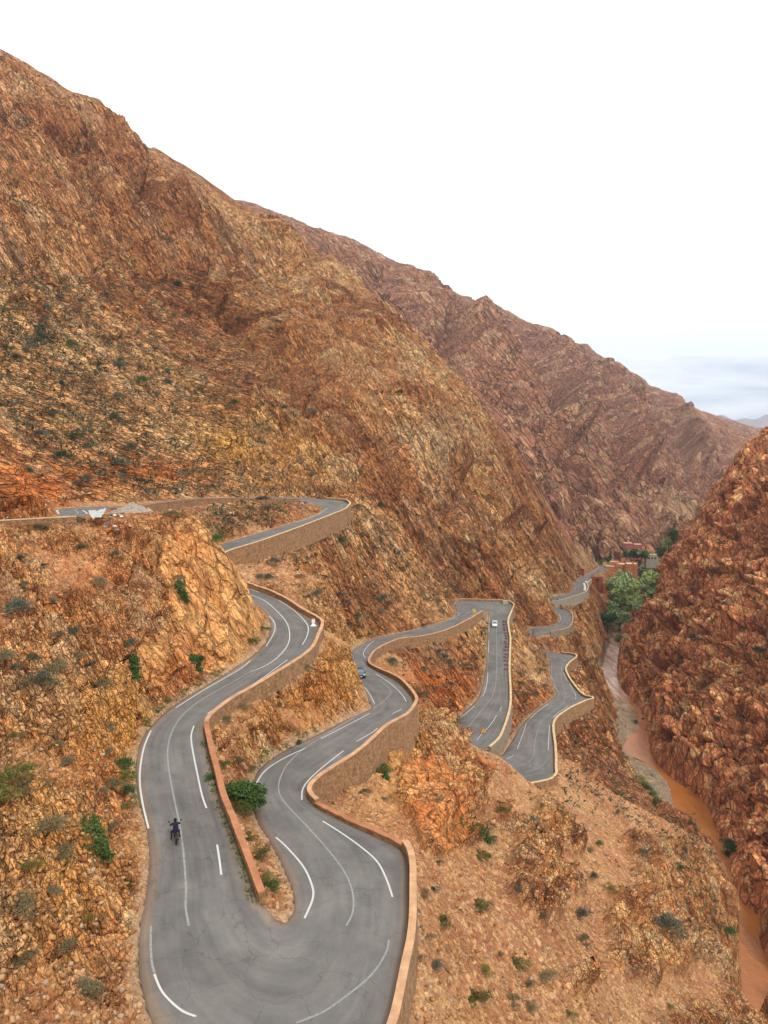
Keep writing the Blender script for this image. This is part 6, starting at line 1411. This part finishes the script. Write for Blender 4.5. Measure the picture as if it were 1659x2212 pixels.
warn_sign(1025,1324,'yellow warning triangle at the wall tip inside the middle hairpin',YS); warn_sign(1044,1584,'orange edged warning triangle standing beside the edge line of the straight',REDP)
p_ = on_road(677,1352); o = empty('barrier_marker',p_,-.15); bm = bmesh.new(); box(bm,-.30,.30,-.09,.09,.62,1.18,.03); bm_obj('panel',bm,WHITEP,o); bm = bmesh.new(); box(bm,-.29,.29,-.08,.08,1.182,1.30,.02); bm_obj('top_band',bm,YS,o)
bm = bmesh.new(); a_=[bm.verts.new(v) for v in ((-.52,-.3,0),(.52,-.3,0),(.52,.3,0),(-.52,.3,0))]; b_=[bm.verts.new(v) for v in ((-.2,-.09,.36),(.2,-.09,.36),(.2,.09,.36),(-.2,.09,.36))]; c_=[bm.verts.new(v) for v in ((-.28,-.085,.618),(.28,-.085,.618),(.28,.085,.618),(-.28,.085,.618))]
for A_,B_ in ((a_,b_),(b_,c_)):
    for k in range(4): bm.faces.new((A_[k],A_[(k+1)%4],B_[(k+1)%4],B_[k]))
bm.faces.new(a_[::-1]); bm.faces.new(c_); bm_obj('base',bm,WHITEP,o); o.scale=(.85,.85,.85); tag(o,'white plastic marker with yellow top inside the corner of the peach topped wall','marker')
p_ = on_road(1091,1305); 
if p_ is not None:
    o = empty('utility_box',p_,.1); bm = bmesh.new(); box(bm,-.9,.9,-.45,.45,0,1.15,.03); bm_obj('cabinet',bm,GREYW,o); bm = bmesh.new(); box(bm,-.96,.96,-.5,.5,1.152,1.22,.01); bm_obj('lid',bm,CONC,o); tag(o,'grey concrete box against the back parapet of the middle hairpin','utility box')
def tarp():
    p,_ = pick(212,1109); bm = bmesh.new(); n_=26; r_=np.random.RandomState(3); g_=[[None]*n_ for _ in range(n_)]
    c0 = Vector(atz(190,1106,119.7)); c1 = Vector(atz(229,1101,119.75)); c2 = Vector(atz(224,1113,119.55)); c3 = Vector(atz(199,1120.5,119.25))
    for i in range(n_):
        for j in range(n_):
            u_,v_ = i/(n_-1), j/(n_-1); q = c0*(1-u_)*(1-v_)+c1*u_*(1-v_)+c2*u_*v_+c3*(1-u_)*v_
            w_ = .09*sin(u_*9+2*sin(v_*5))*sin(v_*7+1)+.05*sin(u_*21+v_*8); sag = -.2*sin(pi*u_)*v_
            g_[i][j] = bm.verts.new((q.x,q.y,q.z+.12+w_+sag))
    for i in range(n_-1):
        for j in range(n_-1): bm.faces.new((g_[i][j],g_[i+1][j],g_[i+1][j+1],g_[i][j+1]))
    bmesh.ops.solidify(bm,geom=bm.faces,thickness=.02); o = bm_obj('tarpaulin',bm,simple_mat('white_canvas',(.72,.73,.70),.8,vary=.05),None,True); tag(o,'crumpled white tarpaulin draped over the lip beside the upper left bend','tarpaulin')
tarp()
def mound(px,py,w,h,label):
    c = atz(px,py,119.15); bm = bmesh.new(); n_=22; r_=np.random.RandomState(6); g_=[[None]*n_ for _ in range(n_)]
    for i in range(n_):
        for j in range(n_):
            u_,v_=(i/(n_-1)-.5)*2,(j/(n_-1)-.5)*2; d=math.hypot(u_,v_); z_=h*max(0,1-d)**.9+.12*r_.normal()*(d<1); g_[i][j]=bm.verts.new((c[0]+u_*w,c[1]+v_*w*.45,c[2]-.25+z_))
    for i in range(n_-1):
        for j in range(n_-1): bm.faces.new((g_[i][j],g_[i+1][j],g_[i+1][j+1],g_[i][j+1]))
    o = bm_obj('gravel_mound',bm,simple_mat('grey_gravel',alb(172,158,144),.95,vary=.3,scale=4)); tag(o,label,'gravel heap')
mound(286,1106,3.2,1.5,'low grey gravel heap right of the white tarpaulin')
# stones leaning along the white car's wall, sacks by the farthest bend
SLAB = simple_mat('purple_stone', alb(128,104,100), .9, vary=.2, scale=3); LL = ROADS[1][0]; RR2 = ROADS[1][1]; slabm = []
for s in range(3):
    bm = bmesh.new(); box(bm,-.5,.5,-.45,.45,0,.42,.06)
    for v in bm.verts: v.co += Vector((rng.uniform(-.08,.08),rng.uniform(-.08,.08),rng.uniform(-.06,.06)))
    me = bpy.data.meshes.new('kerb_stone'); bm.to_mesh(me); bm.free(); me.materials.append(SLAB); slabm.append(me)
i0 = si(1104,1318,'L')*NS+4; i1 = si(1099,1445,'L')*NS
pos = []; acc = 0
for i in range(i0,i1):
    a_ = LL[i]; b_ = LL[i+1]; seg = np.hypot(*(b_-a_)[:2])
    for k in range(3):
        t = k/3; q = a_*(1-t)+b_*t; r2 = RR2[i]; dd = (r2-q)[:2]; dd /= np.hypot(*dd); acc += seg/3
        if acc > 1.5+1.6*rng.random(): pos.append((q[0]+dd[0]*rng.uniform(.7,1.2),q[1]+dd[1]*.9,q[2]+.01)); acc = 0
ORDW = 'first second third fourth fifth sixth seventh eighth ninth tenth eleventh twelfth thirteenth fourteenth fifteenth sixteenth seventeenth eighteenth nineteenth twentieth'.split()
for qi,q in enumerate(pos[:20]):
    o = link(bpy.data.objects.new('kerb_stone',rng.choice(slabm))); o.location = q; o.rotation_euler=(rng.uniform(-.1,.1),rng.uniform(-.2,.2),rng.uniform(-.5,.5)); tag(o,'%s purplish kerb stone from the hairpin in the row beside the crumbling wall'%ORDW[qi],'kerb stone','kerb stones beside the white car')
SACK = simple_mat('white_sack', (.70,.68,.62), .85, vary=.08)
bm = bmesh.new(); bmesh.ops.create_uvsphere(bm,u_segments=14,v_segments=10,radius=.8,matrix=Matrix.Diagonal((1,1.15,.85,1))); sackme = bpy.data.meshes.new('sack'); bm.to_mesh(sackme); bm.free(); sackme.materials.append(SACK)
for px_,py_ in ((1261,1263),(1262.5,1266),(1263,1269.5),(1263.5,1273),(1263,1276),(1266,1259)):
    p_ = on_road(px_,py_)
    if p_ is None: continue
    o = link(bpy.data.objects.new('sack',sackme)); o.location = (p_[0],p_[1],p_[2]+.55); o.rotation_euler=(0,0,rng.uniform(0,3)); tag(o,'%s bulging white sack of the row inside the farthest bend'%ORDW[len([1 for s_ in SC.objects if s_.name.startswith('sack')])-1],'sack','white sacks on the farthest bend')
# litter near the tarp
for k,(px_,py_,c) in enumerate(((240,1112,'blue'),(248,1114,'white'),(256,1112,'grey'),(262,1116,'white'),(236,1118,'grey'),(246,1138,'white'),(250,1146,'grey'),(232,1130,'blue'))):
    p,_ = pick(px_,py_)
    bm = bmesh.new(); bmesh.ops.create_icosphere(bm,subdivisions=2,radius=.28)
    for v in bm.verts: v.co *= rng.uniform(.6,1.15); v.co.z *= .6
    mt = {'blue':(.08,.14,.25),'white':(.6,.6,.58),'grey':(.25,.24,.23)}[c]; o = bm_obj('litter_bag',bm,simple_mat('bag_'+c,mt,.5,vary=.1)); o.location = p+np.array([0,0,.12]); note(o,px_,py_,f'crumpled {c} rubbish bag','rubbish'); tag(o,f'crumpled {c} rubbish bag','rubbish','rubbish below the tarpaulin')
# green weeds along the verges: grass stuff
def verge():
    r_ = np.random.RandomState(5); V=[]; F_=[]
    segs = [(S,'L',si(443,1580,'L'),si(559,1927,'L'),.35),(S,'R',si(295,1645),si(302,1735),.9),(S,'R',si(500,1448),si(325,1570),.7),(S,'L',si(548,1690,'L',S),si(690,1583,'L'),.6)]
    for st,sd_,a_,b_,off in segs:
        A = ROADS[1][0] if sd_=='L' else ROADS[1][1]; B = ROADS[1][1] if sd_=='L' else ROADS[1][0]; a_,b_=min(a_,b_),max(a_,b_)
        for _ in range(260):
            i = r_.randint(a_*NS,b_*NS); t=r_.rand(); q=A[i]*(1-t)+A[i+1]*t; d=(B[i]-q)[:2]; d/=np.hypot(*d); k = off*r_.uniform(.2,1.3)*(1 if off==.35 else -1)
            if r_.rand()<.35+.5*np.sin(i*.9)**2: continue
            p=np.array([q[0]+d[0]*k,q[1]+d[1]*k, q[2] if k>0 else ground(q[0]+d[0]*k,q[1]+d[1]*k)])
            for _k in range(8):
                b=len(V); o_=np.r_[r_.normal(size=2)*.14,0]; h_=r_.uniform(.08,.28); V+= [p+o_,p+o_+np.r_[r_.normal(size=2)*.06,0],p+o_+np.r_[r_.normal(size=2)*.1,h_]]; F_.append((b,b+1,b+2))
    me=fast_mesh('grass',np.array(V),np.array(F_),None,LEAF['green']); o=link(bpy.data.objects.new('grass',me)); o['kind']='stuff'; o['label']='low green weeds along the verges of the near road'; o['category']='grass'
verge()
# ------------------------------------------------------------------ far hills and haze
def far_hills():
    n_=80; V=[]; xs=np.linspace(3200,7600,n_)
    for k,(Y,zf) in enumerate(((8200,-120),(8600,60),(9000,None),(9600,120))):
        for x_ in xs:
            u_=x_/9000; px_=CX+F*u_/ (CP)
            z_=zf if zf is not None else 130+9000*(.0215-.000045*abs(px_-1600)**1.05*.6+.0035*sin(px_*.05)+.002*sin(px_*.13))
            V.append((x_*Y/9000,Y,z_))
    F_=[(k*n_+i,k*n_+i+1,(k+1)*n_+i+1,(k+1)*n_+i) for k in range(3) for i in range(n_-1)]
    me=bpy.data.meshes.new('far_hills'); me.from_pydata(V,[],F_); me.materials.append(simple_mat('hill_earth',alb(150,124,112),.95,vary=.25,scale=.004)); me.update(); struct(link(bpy.data.objects.new('far_hills',me)))
far_hills()
def haze():
    m = bpy.data.materials.new('haze'); m.use_nodes=True; nt=m.node_tree; nt.nodes.remove(nt.nodes['Principled BSDF']); out=[n_ for n_ in nt.nodes if n_.type=='OUTPUT_MATERIAL'][0]
    pv=nt.nodes.new('ShaderNodeVolumePrincipled'); pv.inputs['Density'].default_value=HAZE_D; pv.inputs['Color'].default_value=(.80,.86,.97,1); pv.inputs['Anisotropy'].default_value=.3; nt.links.new(pv.outputs[0],out.inputs['Volume'])
    bm=bmesh.new(); box(bm,-9000,12000,-300,12000,-200,1500); o=bm_obj('haze',bm,m); o['kind']='stuff'; o['label']='pale blue air haze filling the valley'; o['category']='haze'
HAZE_D=.00009
# ------------------------------------------------------------------ labels that single each repeat out
MARKS = [('motorcycle',381,1805),('large leafy bush',520,1740),('white plastic marker',677,1350),('dark hatchback',780,1455),('white car',1069,1345),('white tarpaulin',210,1110),('red topped wall end',559,1927),
 ('near hairpin wall corner',883,1835),('middle hairpin parapet',1050,1298),('orange warning triangle',1044,1584),('pointed wall corner',1281,1505),('orange hotel',1348,1220),('pink house',1375,1175),
 ('long creeper',208,1810),('thick creeper',1043,1804),('people on the highest road',438,1071),('uppermost bend',752,1085),('lone pale boulder',1125,2081),('lowest hairpin',1196,1675),
 ('narrow creeper on the rock',292,1444),('river beside the gravel',1460,1760),('top of the red cliff',1640,970),('farthest bend',1265,1265),('lower left corner',20,2190),('lower right corner',1640,2190),('middle of the left edge',5,1420),('skyline',480,430)]
def final_labels():
    buckets = {}
    for o,px_,py_,desc,grp,size in NOTE:
        m = min(MARKS, key=lambda k: math.hypot(k[1]-px_,k[2]-py_)); dx,dy = px_-m[1],py_-m[2]; d = math.hypot(dx,dy)
        h = 'left' if dx < -abs(dy)*.42 else 'right' if dx > abs(dy)*.42 else ''; v = 'above' if dy < -abs(dx)*.42 else 'below' if dy > abs(dx)*.42 else ''
        w = {'left':'left of','right':'right of','':v}[h] if not (h and v) else ('up and '+h+' of' if v=='above' else 'down and '+h+' of')
        q = 'close ' if d < 55 else '' if d < 130 else 'well ' if d < 260 else 'far '
        buckets.setdefault((desc, q+w, m[0]),[]).append((d,o))
    O_ = ['nearest','second nearest','third nearest','fourth nearest','fifth nearest','sixth nearest','seventh nearest','eighth nearest','ninth nearest','tenth nearest','eleventh nearest','twelfth nearest']
    for (desc,w,m),L_ in buckets.items():
        L_.sort(key=lambda t: t[0])
        for k,(d,o) in enumerate(L_):
            o['label'] = f'{desc} {w} the {m}' if len(L_)==1 else (f'{O_[min(k,11)]} {desc} {w} the {m}' if k < len(L_)-1 or len(L_)>12 else f'farthest {desc} {w} the {m}')
final_labels()
if HAZE_D: haze()
print('done', round(time.time()-T0,1))
